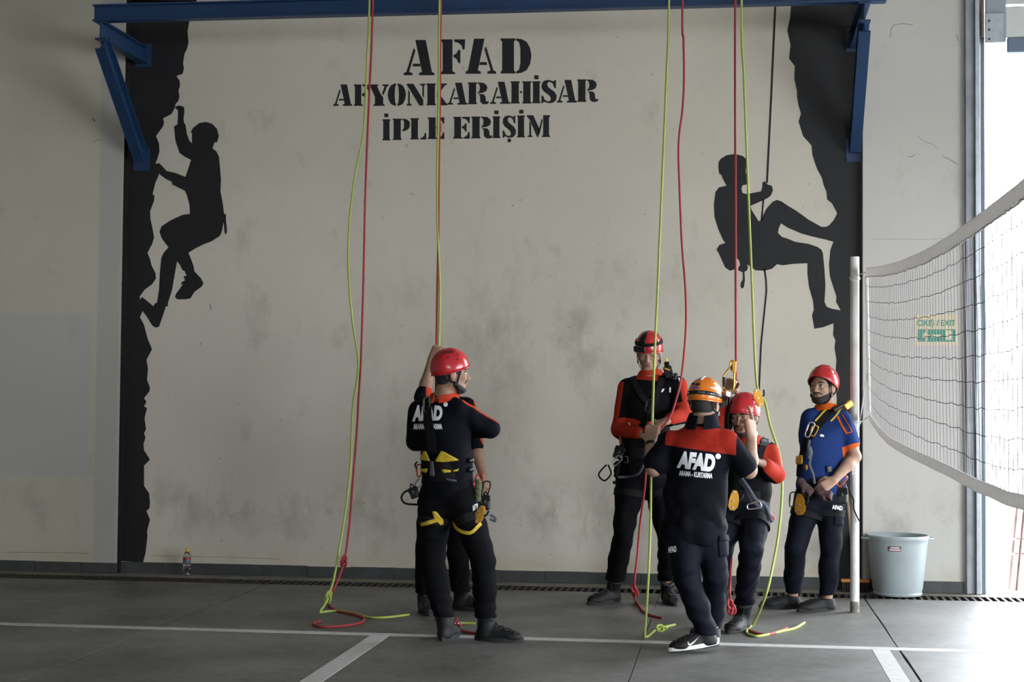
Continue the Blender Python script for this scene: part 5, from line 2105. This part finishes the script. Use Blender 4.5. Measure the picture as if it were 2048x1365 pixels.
def harness_of(p, zoff=.10, w=.075, thigh=True):
    h = belt(p.bvh, p.J['pel'] + p.upv * zoff, p.upv, .2, w, 'harness', M_web, p.root, .006, .008)
    if thigh:
        for q in 'lr':
            c = lerp(p.J['h' + q], p.J['k' + q], .28)
            belt(p.bvh_t, c, p.J['h' + q] - p.J['k' + q], .12, .05, 'leg_loop', M_web, h, .004, .005)
    return h


H1 = harness_of(p1, .125, .11)
for poly in ([(290, 965), (310, 962), (345, 1045), (270, 1035), (268, 1015), (292, 1005)],
             [(430, 962), (450, 965), (448, 1000), (570, 1038), (520, 1045), (440, 1055), (382, 1048), (400, 1010)],
             [(265, 1108), (325, 1105), (315, 1142), (290, 1135), (255, 1112)],
             [(428, 1115), (450, 1112), (465, 1125), (505, 1122), (500, 1138), (450, 1143)],
             [(520, 1120), (570, 1105), (560, 1125), (525, 1132)]):
    patch(p1.bvh, c1(poly), 'yellow_panel', M_yel, H1, .014, .003)
patch(p1.bvh, c1([(350, 1045), (372, 1045), (382, 1170), (345, 1170)]), 'strap_tail', mat('webbing_grey', (.10, .10, .10), .7), H1, .017)
patch(p1.bvh, c2([(350, 178), (385, 180), (440, 240), (435, 285), (415, 293), (390, 268), (270, 303), (258, 275), (368, 238)]), 'yellow_panel', M_yel, H1, .010)
strap(p1.bvh, c2([(532, 265), (560, 318), (615, 350), (680, 350), (748, 280)]), .020, 'yellow_edge', M_yel, H1, .010)
strap(p1.bvh, c1([(400, 460), (345, 520), (318, 600), (322, 700), (345, 850), (355, 980)]), .060, 'back_strap', M_web, H1, .010, .004)
strap(p1.bvh, c1([(265, 470), (300, 520), (320, 580)]), .045, 'back_strap', M_web, H1, .010, .004)
patch(p1.bvh, c1([(335, 545), (372, 543), (345, 575), (330, 572)]), 'yellow_tab', M_yel, H1, .016)
strap(p1.bvh, c1([(470, 1195), (510, 1205), (548, 1210)]), .012, 'buckle', M_dark_steel, H1, .016, .004)
print_text(p1.bvh_s, 'AFAD', c1([(198, 590), (440, 592), (432, 700), (186, 706)]), 'print', M_refl, p1.shirt, .065)
print_text(p1.bvh_s, 'ARAMA KURTARMA', c1([(194, 735), (432, 738), (436, 780), (194, 780)]), 'print', M_refl, p1.shirt, .045)
patch(p1.bvh_s, c1([(462 + 18 * math.cos(t), 580 + 18 * math.sin(t)) for t in np.linspace(0, 2 * PI, 12, endpoint=False)]), 'print_dot', M_refl, p1.shirt, .004, 0)
print_text(p1.bvh_t, 'AFAD', c2([(676, 135), (722, 112), (722, 150), (684, 178)]), 'print', M_refl, p1.trs, .04)
for yy_ in (1040, 1115):
    pc, nc = hit(p1.bvh, *c1([(655, yy_)])[0], .015)
    S = Sdf().ell(pc, (.026, .016, .018), (unit(np.cross((0, 0, 1), nc)), nc, (0, 0, 1)))
    o, _, _ = sdf_obj('belt_pouch', S, mat('pouch_gloss', (.012, .013, .015), .22), H1, .004)

# tall man
H3 = harness_of(p3, .10, .07)


def c3(pts):
    return [(1180 + x / 4.55, 640 + y / 4.55) for x, y in pts]


strap(p3.bvh, c3([(385, 500), (420, 600), (480, 700), (540, 770)]), .040, 'chest_strap', M_web, H3, .008)
strap(p3.bvh, c3([(690, 430), (660, 520), (620, 640), (570, 770)]), .045, 'chest_strap', M_web, H3, .008)
strap(p3.bvh, c3([(545, 770), (540, 880), (530, 1000), (520, 1120)]), .040, 'chest_strap', M_web, H3, .008)
patch(p3.bvh, c3([(655, 430), (735, 440), (800, 500), (780, 560), (700, 545), (650, 500)]), 'shoulder_pad', M_gearblk, H3, .016, .012)
print_text(p3.bvh_s, 'v  i', c3([(630, 618), (738, 612), (738, 658), (630, 658)]), 'print', M_refl, p3.shirt, .05)
patch(p3.bvh, c3([(425, 625), (470, 635), (472, 655), (455, 662), (430, 640)]), 'badge', mat('badge_red', (.30, .05, .04), .5), p3.shirt, .006)
patch(p3.bvh, c3([(800, 530), (822, 540), (832, 570), (815, 575)]), 'sleeve_badge', M_refl, p3.shirt, .005, 0)
patch(p3.bvh, c3([(345, 940), (362, 942), (372, 965), (360, 966)]), 'print', M_refl, p3.shirt, .006, 0)
strap(p3.bvh, [(1250, 914), (1256, 914), (1257, 924), (1251, 925)], .006, 'buckle', M_alu, H3, .014)

# instructor
def c4(pts):
    return [(1270 + x / 4.015, 720 + y / 4.015) for x, y in pts]


print_text(p4.bvh_s, 'AFAD', c4([(358, 738), (650, 768), (632, 892), (338, 856)]), 'print', M_refl, p4.shirt, .065)
patch(p4.bvh_s, c4([(666 + 22 * math.cos(t), 776 + 22 * math.sin(t)) for t in np.linspace(0, 2 * PI, 12, endpoint=False)]), 'print_dot', M_refl, p4.shirt, .004, 0)
print_text(p4.bvh_s, 'ARAMA - KURTARMA', c4([(358, 890), (622, 912), (620, 952), (354, 930)]), 'print', M_refl, p4.shirt, .045)
print_text(p4.bvh_t, 'AFAD', [(1336, 1095), (1353, 1093), (1354, 1104), (1337, 1106)], 'print', M_refl, p4.trs, .05)
patch(p4.bvh_t, [(1436, 1078), (1455, 1076), (1456, 1112), (1438, 1114)], 'cargo_pocket', M_trs, p4.trs, .004, .004)
patch(p4.bvh_t, [(1437, 1072), (1457, 1070), (1457, 1082), (1437, 1084)], 'pocket_flap', M_trs, p4.trs, .008, .004)
patch(p6.bvh_t, [(1668, 1022), (1688, 1022), (1686, 1052), (1668, 1052)], 'cargo_pocket', M_trs, p6.trs, .004, .004)
# watch
wv = unit(p4.J['wl'] - p4.J['el'])
wc = lerp(p4.J['el'], p4.J['wl'], .90)
wb = belt(p4.bvh_b, wc, wv, .035, .022, 'watch', M_gearblk, p4.root, .002, .004, 24)
MB().lathe(wc + np.array((.030, -.020, 0)), [(.017, 0), (.017, .007), (.014, .009)], 16, (wv, unit(np.cross(wv, (.8, -.6, 0))), unit((.8, -.6, 0)))).build('watch_case', M_alu, wb, True)
# white flash on the trainer
sh = p4.shoes[0]
sv = np.array([v.co for v in sh.data.vertices])
sf = np.array([list(p_.vertices) for p_ in sh.data.polygons])
sb = make_bvh((sv, sf))


def c6(pts):
    return [(1290 + x / 4.267, 1000 + y / 4.267) for x, y in pts]


patch(sb, c6([(x, y - 16) for x, y in [(363, 1230), (368, 1229), (374, 1246), (388, 1246), (412, 1230), (458, 1190), (420, 1236), (394, 1258), (376, 1263), (366, 1252)]]), 'shoe_mark', M_sole_w, sh, .003, 0, 3)

# crouching man
H5 = harness_of(p5, .10, .07)
strap(p5.bvh, [(1530, 880), (1522, 900), (1516, 925)], .045, 'chest_strap', M_web, H5, .010)
patch(p5.bvh, [(1518, 879), (1535, 880), (1540, 888), (1530, 894), (1516, 892)], 'shoulder_pad', M_gearblk, H5, .012, .004)

# man in the blue polo
H6 = harness_of(p6, .06, .06)


def c7(pts):
    return [(1520 + x / 4.016, 700 + y / 4.016) for x, y in pts]


strap(p6.bvh, c7([(660, 455), (560, 500), (480, 590), (410, 680), (360, 800), (330, 920), (320, 1020)]), .055, 'chest_strap', M_web, H6, .010)
strap(p6.bvh, c7([(590, 460), (530, 490), (470, 545), (440, 575)]), .012, 'yellow_edge', M_yel, H6, .016)
strap(p6.bvh, c7([(655, 480), (600, 540), (560, 580)]), .012, 'yellow_edge', M_yel, H6, .018)
MB().bar(atY(1664, 822, -1.44), atY(1692, 806, -1.40), .050, .030, (0, 0, 1)).build('shoulder_pad', M_gearblk, H6, bevel=.010)
MB().bar(atY(1689, 816, -1.42), atY(1704, 805, -1.40), .034, .046, (0, 0, 1)).build('shoulder_tab', M_gold, H6, bevel=.006)
strap(p6.bvh_s, [(1675, 834), (1680, 845), (1687, 857), (1694, 868)], .014, 'sleeve_piping', M_col_or, p6.shirt, .004, .002)
strap(p6.bvh_s, [(1684, 830), (1691, 841), (1698, 853), (1704, 864)], .006, 'sleeve_piping', M_col_or, p6.shirt, .004, .002)
strap(p6.bvh_s, [(1694, 868), (1699, 866), (1704, 864)], .006, 'sleeve_piping', M_col_or, p6.shirt, .004, .002)
patch(p6.bvh_s, c7([(480, 685), (495, 678), (515, 688), (510, 700), (485, 698)]), 'chest_badge', M_refl, p6.shirt, .004, 0)
print_text(p6.bvh_t, 'AFAD', [(1664, 1010), (1684, 1013), (1684, 1021), (1664, 1018)], 'print', M_refl, p6.trs, .04)
patch(p6.bvh, c7([(530, 935), (570, 930), (575, 985), (535, 990)]), 'buckle', M_dark_steel, H6, .012)
patch(p6.bvh, c7([(300, 860), (355, 850), (350, 920), (310, 925)]), 'yellow_tab', M_gold, H6, .018)
patch(p6.bvh, c7([(368, 930), (385, 925), (388, 965), (370, 970)]), 'yellow_tab', M_gold, H6, .018)

# ------------------------------------------------------------------ hanging and held gear
CD = -_f


def on(p, x, y, lift):
    return hit(p.bvh, x, y, lift)[0]


toward = np.array((0, -1., 0))
carabiner(on(p1, *c1([(320, 590)])[0], .022), (.02, 0, 1), toward, 'dark grey carabiner on the back strap between the letters of the black shirt', M_dark_steel)
carabiner(on(p1, 834, 942, .02), (-.1, 0, 1), (.8, -.6, 0), 'orange carabiner at the left hip of the yellow-marked harness', M_orange_alu, .085)
carabiner(on(p1, 838, 965, .02), (.5, 0, .8), toward, 'silver carabiner low on the left hip of the yellow-marked harness', None, .085)
carabiner(on(p1, 963, 960, .03), (.4, 0, 1), toward, 'red carabiner at the right hip of the yellow-marked harness', mat('anodised_red', (.55, .04, .05), .35, .4), .095)
carabiner(on(p1, 980, 978, .05), (.15, 0, 1), toward, 'black carabiner hanging right of the olive cord', M_gearblk, .12, .065)
q = atY(959, 1030, -3.26)
descender(q, (.35, 0, .94), (-.2, -1, .1), 'orange rope descender hanging on the right thigh of the harness man', M_gold, .75)
random.seed(4)
base = on(p1, 949, 985, .03)
pts = []
for k in range(40):
    t = k / 39
    pts.append(base + np.array((.016 * math.cos(k * 1.9), -.012 * math.sin(k * 1.9), .06 - .13 * t)))
loop_sling(pts, 'olive cord coil hanging from the right hip of the harness man', M_olive, .0055, 'cord_coil', 'cord')
loop_sling([atY(950, 1012, -3.26), atY(955, 1020, -3.28), atY(962, 1028, -3.28)], 'thin olive cord end above the orange descender', M_olive, .003, 'cord', 'cord')


def gear_lump(pts, label, m, name='gear_pouch', cat='pouch', parts=None):
    S = Sdf()
    for c, r in pts:
        S.ball(c, r, .012)
    V, F = S.mesh(.005)
    V = folds(V, vnormals(V, F), .0025, 9, 1, 90)
    o = link_mesh(name, np_mesh(name, V, F), m, None, True)
    return tag(o, label, cat)


def pouch(c, w, h, dp, tilt, label, m=None):
    """small gear bag: bevelled body, flap, buckle and hanging loop"""
    m = m or M_gearblk
    c = np.array(c, float)
    ax = np.array((math.cos(tilt), 0, math.sin(tilt)))
    az = np.array((-math.sin(tilt), 0, math.cos(tilt)))
    ay = np.array((0, 1., 0))
    r = empty('gear_pouch', c, label, 'pouch')
    MB().obox(c, ax, ay, az, w, dp, h).build('pouch_body', m, r, bevel=min(w, dp) * .45)
    MB().obox(c + az * h * .55 - ay * dp * .25, ax, ay, az, w * 1.08, dp * .95, h * .42).build('pouch_flap', M_web, r, bevel=.006)
    MB().obox(c + az * h * .15 - ay * dp * 1.2, ax, ay, az, .008, .004, .011).build('pouch_buckle', M_dark_steel, r, bevel=.002)
    MB().tube(crom([c + az * h - ax * .012, c + az * (h + .022), c + az * h + ax * .012], 4), .004, 6).build('hanging_loop', M_web, r, True)
    return r


YL = -3.18
pouch(atY(828, 986, YL), .026, .034, .02, .35, 'black gear pouch at the left hip of the harness man')
loop_sling([atY(824, 978, YL), atY(808, 986, YL), atY(803, 998, YL), atY(812, 1008, YL), atY(836, 1010, YL)], 'black webbing loop sticking out left of the harness man', M_web, .0065)
loop_sling([atY(834, 925, -3.16), atY(830, 930, -3.2), atY(833, 938, -3.18)], 'small black loop at the left of the belt', M_web, .005)
pouch(atY(972, 1006, -3.15), .024, .045, .022, .05, 'black gear pouch at the right hip behind the orange descender')
loop_sling([atY(980, 1030, -3.12), atY(990, 1036, -3.12), atY(990, 1043, -3.12), atY(980, 1038, -3.12)], 'short slate sling behind the right thigh', M_slate, .008)

# tall man's gear
Y3 = -1.52
pouch(atY(1238, 906, Y3), .034, .045, .026, -.35, 'black gear bag at the hip of the tall man')
loop_sling([atY(1213, 930, Y3), atY(1200, 944, Y3), atY(1198, 953, Y3), atY(1208, 962, Y3), atY(1218, 955, Y3), atY(1222, 946, Y3), atY(1216, 930, Y3)], 'thin black loop dangling left of the tall man', M_web, .006)
gear_lump([(atY(1234, 930, Y3), .024), (atY(1233, 942, Y3), .022), (atY(1231, 952, Y3), .013), (atY(1228, 966, Y3), .010)], 'black knotted sling hanging at the hip of the tall man', M_web, 'knotted_sling', 'sling')
loop_sling([atY(1240, 868, Y3 + .05), atY(1241, 890, Y3)], 'red cord above the hip gear of the tall man', mat('cord_red', (.45, .05, .03), .6), .006, 'cord', 'cord')
loop_sling([atY(1236, 955, Y3), atY(1256, 954, Y3), atY(1276, 948, Y3 - .06), atY(1287, 930, Y3 - .10), atY(1291, 905, Y3 - .12), atY(1293, 880, Y3 - .14)], 'dark slate lanyard drooping across the thighs of the tall man', M_slate, .009, 'lanyard', 'lanyard')
carabiner(atY(1297, 812, -1.66), (.2, 0, 1), toward, 'dark carabiner on the chest of the tall man', M_gearblk, .10)
carabiner(atY(1234, 922, -1.58), (.6, 0, .8), toward, 'silver carabiner in the hip gear of the tall man', None, .09)
sbk = empty('shoulder_buckle', atY(1336, 740, -1.46), 'black buckle block with gold tip on the shoulder of the tall man', 'buckle')
MB().bar(atY(1340, 756, -1.47), atY(1334, 733, -1.46), .060, .026, (0, 1, 0)).build('buckle_body', M_gearblk, sbk, bevel=.008)
MB().bar(atY(1334, 735, -1.475), atY(1333, 724, -1.47), .034, .020, (0, 1, 0)).build('strap_end', M_web, sbk, bevel=.004)
MB().tube([atY(1333, 726, -1.47), atY(1333, 717, -1.47)], .006, 8).build('gold_tip', M_gold, sbk, True)
MB().bar(atY(1329, 737, -1.49), atY(1340, 741, -1.49), .010, .006, (0, 1, 0)).build('gold_bar', M_gold, sbk, bevel=.001)
gear_lump([(atY(1298, 848, -1.74), .016), (atY(1296, 856, -1.74), .018), (atY(1290, 862, -1.74), .014)], 'small red metal device in the hands of the tall man', mat('device_red', (.30, .03, .03), .4, .3), 'belay_device', 'device')

# crouching man's gear
G5 = -2.62
asc = ascender(atY(1464, 752, G5), (.03, 0, 1), toward, 'gold hand ascender gripped on the red rope above the orange helmet')
descender(atY(1516, 797, G5), (-.25, 0, .96), (.1, -1, .1), 'gold rope descender on the lime rope above the crouching man', M_gold, .78)
descender(atY(1467, 1002, -2.70), (.1, 0, 1), (.1, -1, 0), 'gold pulley low on the red rope beside the crouching man', M_gold, .85)
carabiner(atY(1506, 818, G5 - .02), (.05, 0, 1), toward, 'small silver carabiner below the gold descender', None, .07)
loop_sling([atY(1459, 780, G5), atY(1461, 800, G5), atY(1456, 835, G5), atY(1453, 860, G5)], 'blue and grey lanyard hanging below the hand ascender', mat('lanyard_blue', (.08, .14, .30), .7, col2=(.25, .25, .27), vscale=80), .009, 'lanyard', 'lanyard')
loop_sling([atY(1462, 806, G5 - .03), atY(1470, 812, G5 - .03), atY(1466, 840, G5 - .03), atY(1457, 856, G5 - .03), atY(1456, 830, G5 - .03)], 'black sling loop in front of the crouching face', M_web, .008, closed=True)
loop_sling([atY(1480, 962, -2.70), atY(1492, 975, -2.72), atY(1502, 998, -2.72), atY(1518, 1012, -2.70), atY(1532, 1022, -2.68), atY(1540, 1040, -2.66)], 'thick slate sling bundle across the hips of the crouching man', M_slate, .016)
loop_sling([atY(1484, 958, -2.72), atY(1498, 978, -2.74), atY(1512, 1000, -2.74), atY(1530, 1010, -2.72), atY(1544, 1044, -2.66)], 'second slate sling twisted over the first at the crouching hips', M_slate, .011)
carabiner(atY(1508, 1012, -2.76), (1, 0, .3), toward, 'silver carabiner among the slings of the crouching man', None, .10)
loop_sling([atY(1530, 1016, -2.66), atY(1542, 1030, -2.64), atY(1548, 1038, -2.64), atY(1542, 1042, -2.64)], 'short red sling end at the hip of the crouching man', mat('sling_red', (.45, .06, .07), .6), .008)

# gear of the man in the polo
Y6 = -1.56
carabiner(atY(1619, 860, -1.56), (.35, 0, 1), toward, 'large silver carabiner on the chest strap of the blue polo', None, .125, .06)
carabiner(atY(1628, 862, -1.56), (.3, 0, 1), toward, 'small gold carabiner beside the large silver one on the blue polo', M_gold, .085)
loop_sling([atY(1619, 880, Y6), atY(1617, 895, Y6), atY(1621, 912, Y6), atY(1619, 930, Y6), atY(1626, 950, Y6), atY(1629, 968, Y6)], 'dark knotted lanyard hanging down the front of the blue polo', M_slate, .010, 'lanyard', 'lanyard')
gear_lump([(atY(1618, 897, Y6), .020), (atY(1620, 905, Y6), .022), (atY(1618, 914, Y6), .018)], 'dark rope knot in the lanyard on the blue polo', M_slate, 'rope_knot', 'knot')
descender(atY(1600, 1010, -1.52), (-.05, 0, 1), (-.5, -1, 0), 'gold rope descender hanging at the hip of the man in blue', M_gold, 1.0)
carabiner(atY(1585, 1000, -1.50), (.05, 0, 1), toward, 'dark carabiner beside the gold descender of the man in blue', M_gearblk, .12)
carabiner(atY(1684, 962, -1.46), (.5, 0, .8), toward, 'orange carabiner at the belt of the man in blue', M_orange_alu, .10)
for (wx, wy, kx, ky, yy_, nm) in ((1606, 970, 1622, 984, -1.57, 'left'), (1640, 986, 1662, 990, -1.56, 'right')):
    GS = Sdf()
    hand(GS, atY(wx, wy, yy_), atY(kx, ky, yy_ - .02), (0, .6, -.6), -1, (.85, .95, .9, .8), .78)
    GS.cone(atY(wx, wy, yy_), atY(wx - 5, wy - 6, yy_ + .01), .026, .028, .01)
    go_, _, _ = sdf_obj('work_glove', GS, M_maroon, None, .005, .0012, 4, ff=120)
    tag(go_, 'maroon work glove at the belt of the man in blue, ' + nm + ' of the pair', 'glove', 'work gloves at the belt')
pouch(atY(1684, 992, -1.42), .034, .055, .024, .03, 'black belt pouch on the right hip of the man in blue')
loop_sling([atY(1692, 960, -1.36), atY(1700, 985, -1.36), atY(1707, 1000, -1.34), atY(1708, 1020, -1.34), atY(1720, 1045, -1.33)], 'thin black cord trailing from the belt to the net post', M_web, .005, 'cord', 'cord')

# grey plastic bag by the wall between the instructor's legs
gp = fl(1398, 1150)
gear_lump([((gp[0], -.75, .10), .10), ((gp[0] + .05, -.72, .17), .08), ((gp[0] - .05, -.74, .19), .07), ((gp[0], -.74, .25), .035)], 'crumpled grey plastic bag on the floor seen between the legs', mat('bag_grey', (.10, .105, .11), .3, var=.3, vscale=30, bump=.8, bscale=25), 'plastic_bag', 'bag')

# ------------------------------------------------------------------ ropes
M_lime = mat('rope_lime', (.44, .52, .12), .6, var=.0, col2=(.32, .40, .07), vscale=160, bump=.4, bscale=260)
M_rred = mat('rope_red', (.43, .032, .042), .6, var=.0, col2=(.27, .018, .024), vscale=160, bump=.4, bscale=260)
RT = -.93


def rope(pts, Y1, m, label, floor_pts=(), knots=(), r=.0080, Yt=RT):
    """pts: photo positions from the top down, depth running from the beam to Y1; floor_pts: photo positions on the floor"""
    root = empty('climbing_rope', fl(*floor_pts[0]) if floor_pts else atY(pts[-1][0], pts[-1][1], Y1), label, 'rope')
    y0, y1 = pts[0][1], pts[-1][1]
    P = []
    top = atY(pts[0][0], pts[0][1], Yt)
    P.append(np.array((top[0] + .02, Yt + .02, HZ - .05)))
    for p in pts:
        x, y = p[0], p[1]
        Yv = p[2] if len(p) > 2 else Yt + (Y1 - Yt) * (y - y0) / (y1 - y0)
        P.append(atY(x, y, Yv))
    for x, y in floor_pts:
        q = fl(x, y, r)
        P.append(q)
    C = crom(P, 8)
    for c in C:
        c[2] = max(c[2], r)
    MB().tube(C, r, 8).build('rope_line', m, root, True)
    for (x, y, Yk, d, sc) in knots:
        c = fl(x, y, .022) if Yk is None else atY(x, y, Yk)
        d = unit(d)
        a = unit(np.cross(d, (0, 1, .1)))
        b = np.cross(d, a)
        kp = []
        for t in np.linspace(0, 2 * PI, 60, endpoint=False):
            R_, r_ = .0155 * sc, .0085 * sc
            kp.append(c + d * (R_ + r_ * math.cos(3 * t)) * math.cos(2 * t) * 1.7 + a * (R_ + r_ * math.cos(3 * t)) * math.sin(2 * t) * .85 + b * r_ * math.sin(3 * t) * 1.2)
        MB().tube(kp, r * .95, 7, True).build('knot', m, root, True)
    return root


rope([(739, 0), (735, 100), (730, 220), (724, 285), (712, 340), (700, 430), (696.5, 510), (699, 580), (706, 650), (716, 715), (714, 760), (706, 810), (703, 870), (701, 930), (693, 1010), (680, 1090), (667, 1160), (652, 1205)], -2.02, M_lime, 'lime rope with a low knot, outermost at the left of the lettering', [(640, 1226), (662, 1223), (690, 1224), (715, 1230), (745, 1236), (780, 1235), (818, 1230)], [(656, 1196, -2.0, (.3, 0, 1), 1.15)])
rope([(746, 0), (738, 200), (731, 380), (727, 560), (722, 720), (717, 800), (714, 860), (706, 960), (699, 1050), (690, 1115), (678, 1155), (663, 1190)], -1.96, M_rred, 'red rope with a knot, hanging beside the outermost lime rope at the left', [(657, 1210), (672, 1222), (706, 1229), (727, 1237), (722, 1246), (690, 1252), (650, 1255), (628, 1251), (630, 1246), (641, 1243)], [(688, 1124, -1.97, (.15, 0, 1), 1.0)])
rope([(882, 0), (880, 200), (878, 340), (877, 470), (875, 560), (873, 690), (872, 780), (868, 900), (862, 1100)], -2.22, M_rred, 'red rope held by the raised hand behind the harness man', [(872, 1240), (905, 1250), (912, 1256), (930, 1264), (955, 1268)], [(910, 1252, None, (1, 0, .2), .9)], Yt=RT)
rope([(879, 0), (877, 200), (874.5, 340), (874.5, 430), (878, 520), (880, 590), (878, 690), (876, 780), (872, 900), (866, 1100)], -2.20, M_lime, 'lime rope twisted with the red one in the raised hand', [(876, 1240), (902, 1246), (925, 1247), (950, 1248)], (), Yt=RT - .02)
rope([(1338, 0), (1333, 150), (1327, 300), (1321, 440), (1316, 560), (1310, 690), (1306, 800), (1304, 866, -3.05), (1302, 960), (1301, 1040), (1298, 1130), (1293, 1220)], -2.80, M_lime, 'lime rope gripped by the left fist of the man in the orange helmet', [(1290, 1275), (1298, 1272), (1312, 1260), (1325, 1256), (1350, 1250)], [(1322, 1257, None, (1, .3, 0), .95)])
rope([(1365, 0), (1367, 80), (1368, 160), (1365, 220), (1359, 265), (1357, 310), (1360, 400), (1364, 490), (1371, 580), (1372, 650), (1367, 720), (1360, 770, -1.62), (1352, 800, -1.68), (1342, 830, -1.72), (1325, 855, -1.74), (1303, 880, -1.76), (1294, 920, -1.72), (1289, 980, -1.7), (1280, 1050), (1275, 1110), (1268, 1175)], -1.72, M_rred, 'slack red rope running through the hands of the tall man', [(1271, 1205), (1285, 1222), (1300, 1231), (1325, 1237)], [(1269, 1183, -1.72, (-.3, 0, 1), 1.1)])
rope([(1470.5, 0), (1471, 400), (1472, 740), (1472, 830), (1474, 900), (1471, 960), (1467, 1010), (1464, 1080), (1461, 1150), (1460, 1195)], -2.70, M_rred, 'taut red rope with the hand ascender on it', [(1470, 1228), (1484, 1252), (1505, 1264), (1530, 1270), (1555, 1265), (1574, 1257)], [(1462, 1216, -2.72, (-.2, 0, 1), 1.25)])
rope([(1483, 0), (1488, 160), (1494, 320), (1500, 470), (1505, 600), (1510, 720), (1516, 782), (1529, 802), (1540, 850), (1553, 890), (1562, 930), (1564, 990), (1558, 1060), (1548, 1120), (1532, 1190)], -2.55, M_lime, 'lime rope through the gold descender, rightmost of all the ropes', [(1505, 1252), (1493, 1266), (1510, 1273), (1530, 1271), (1560, 1264), (1590, 1257), (1609, 1246)], ())
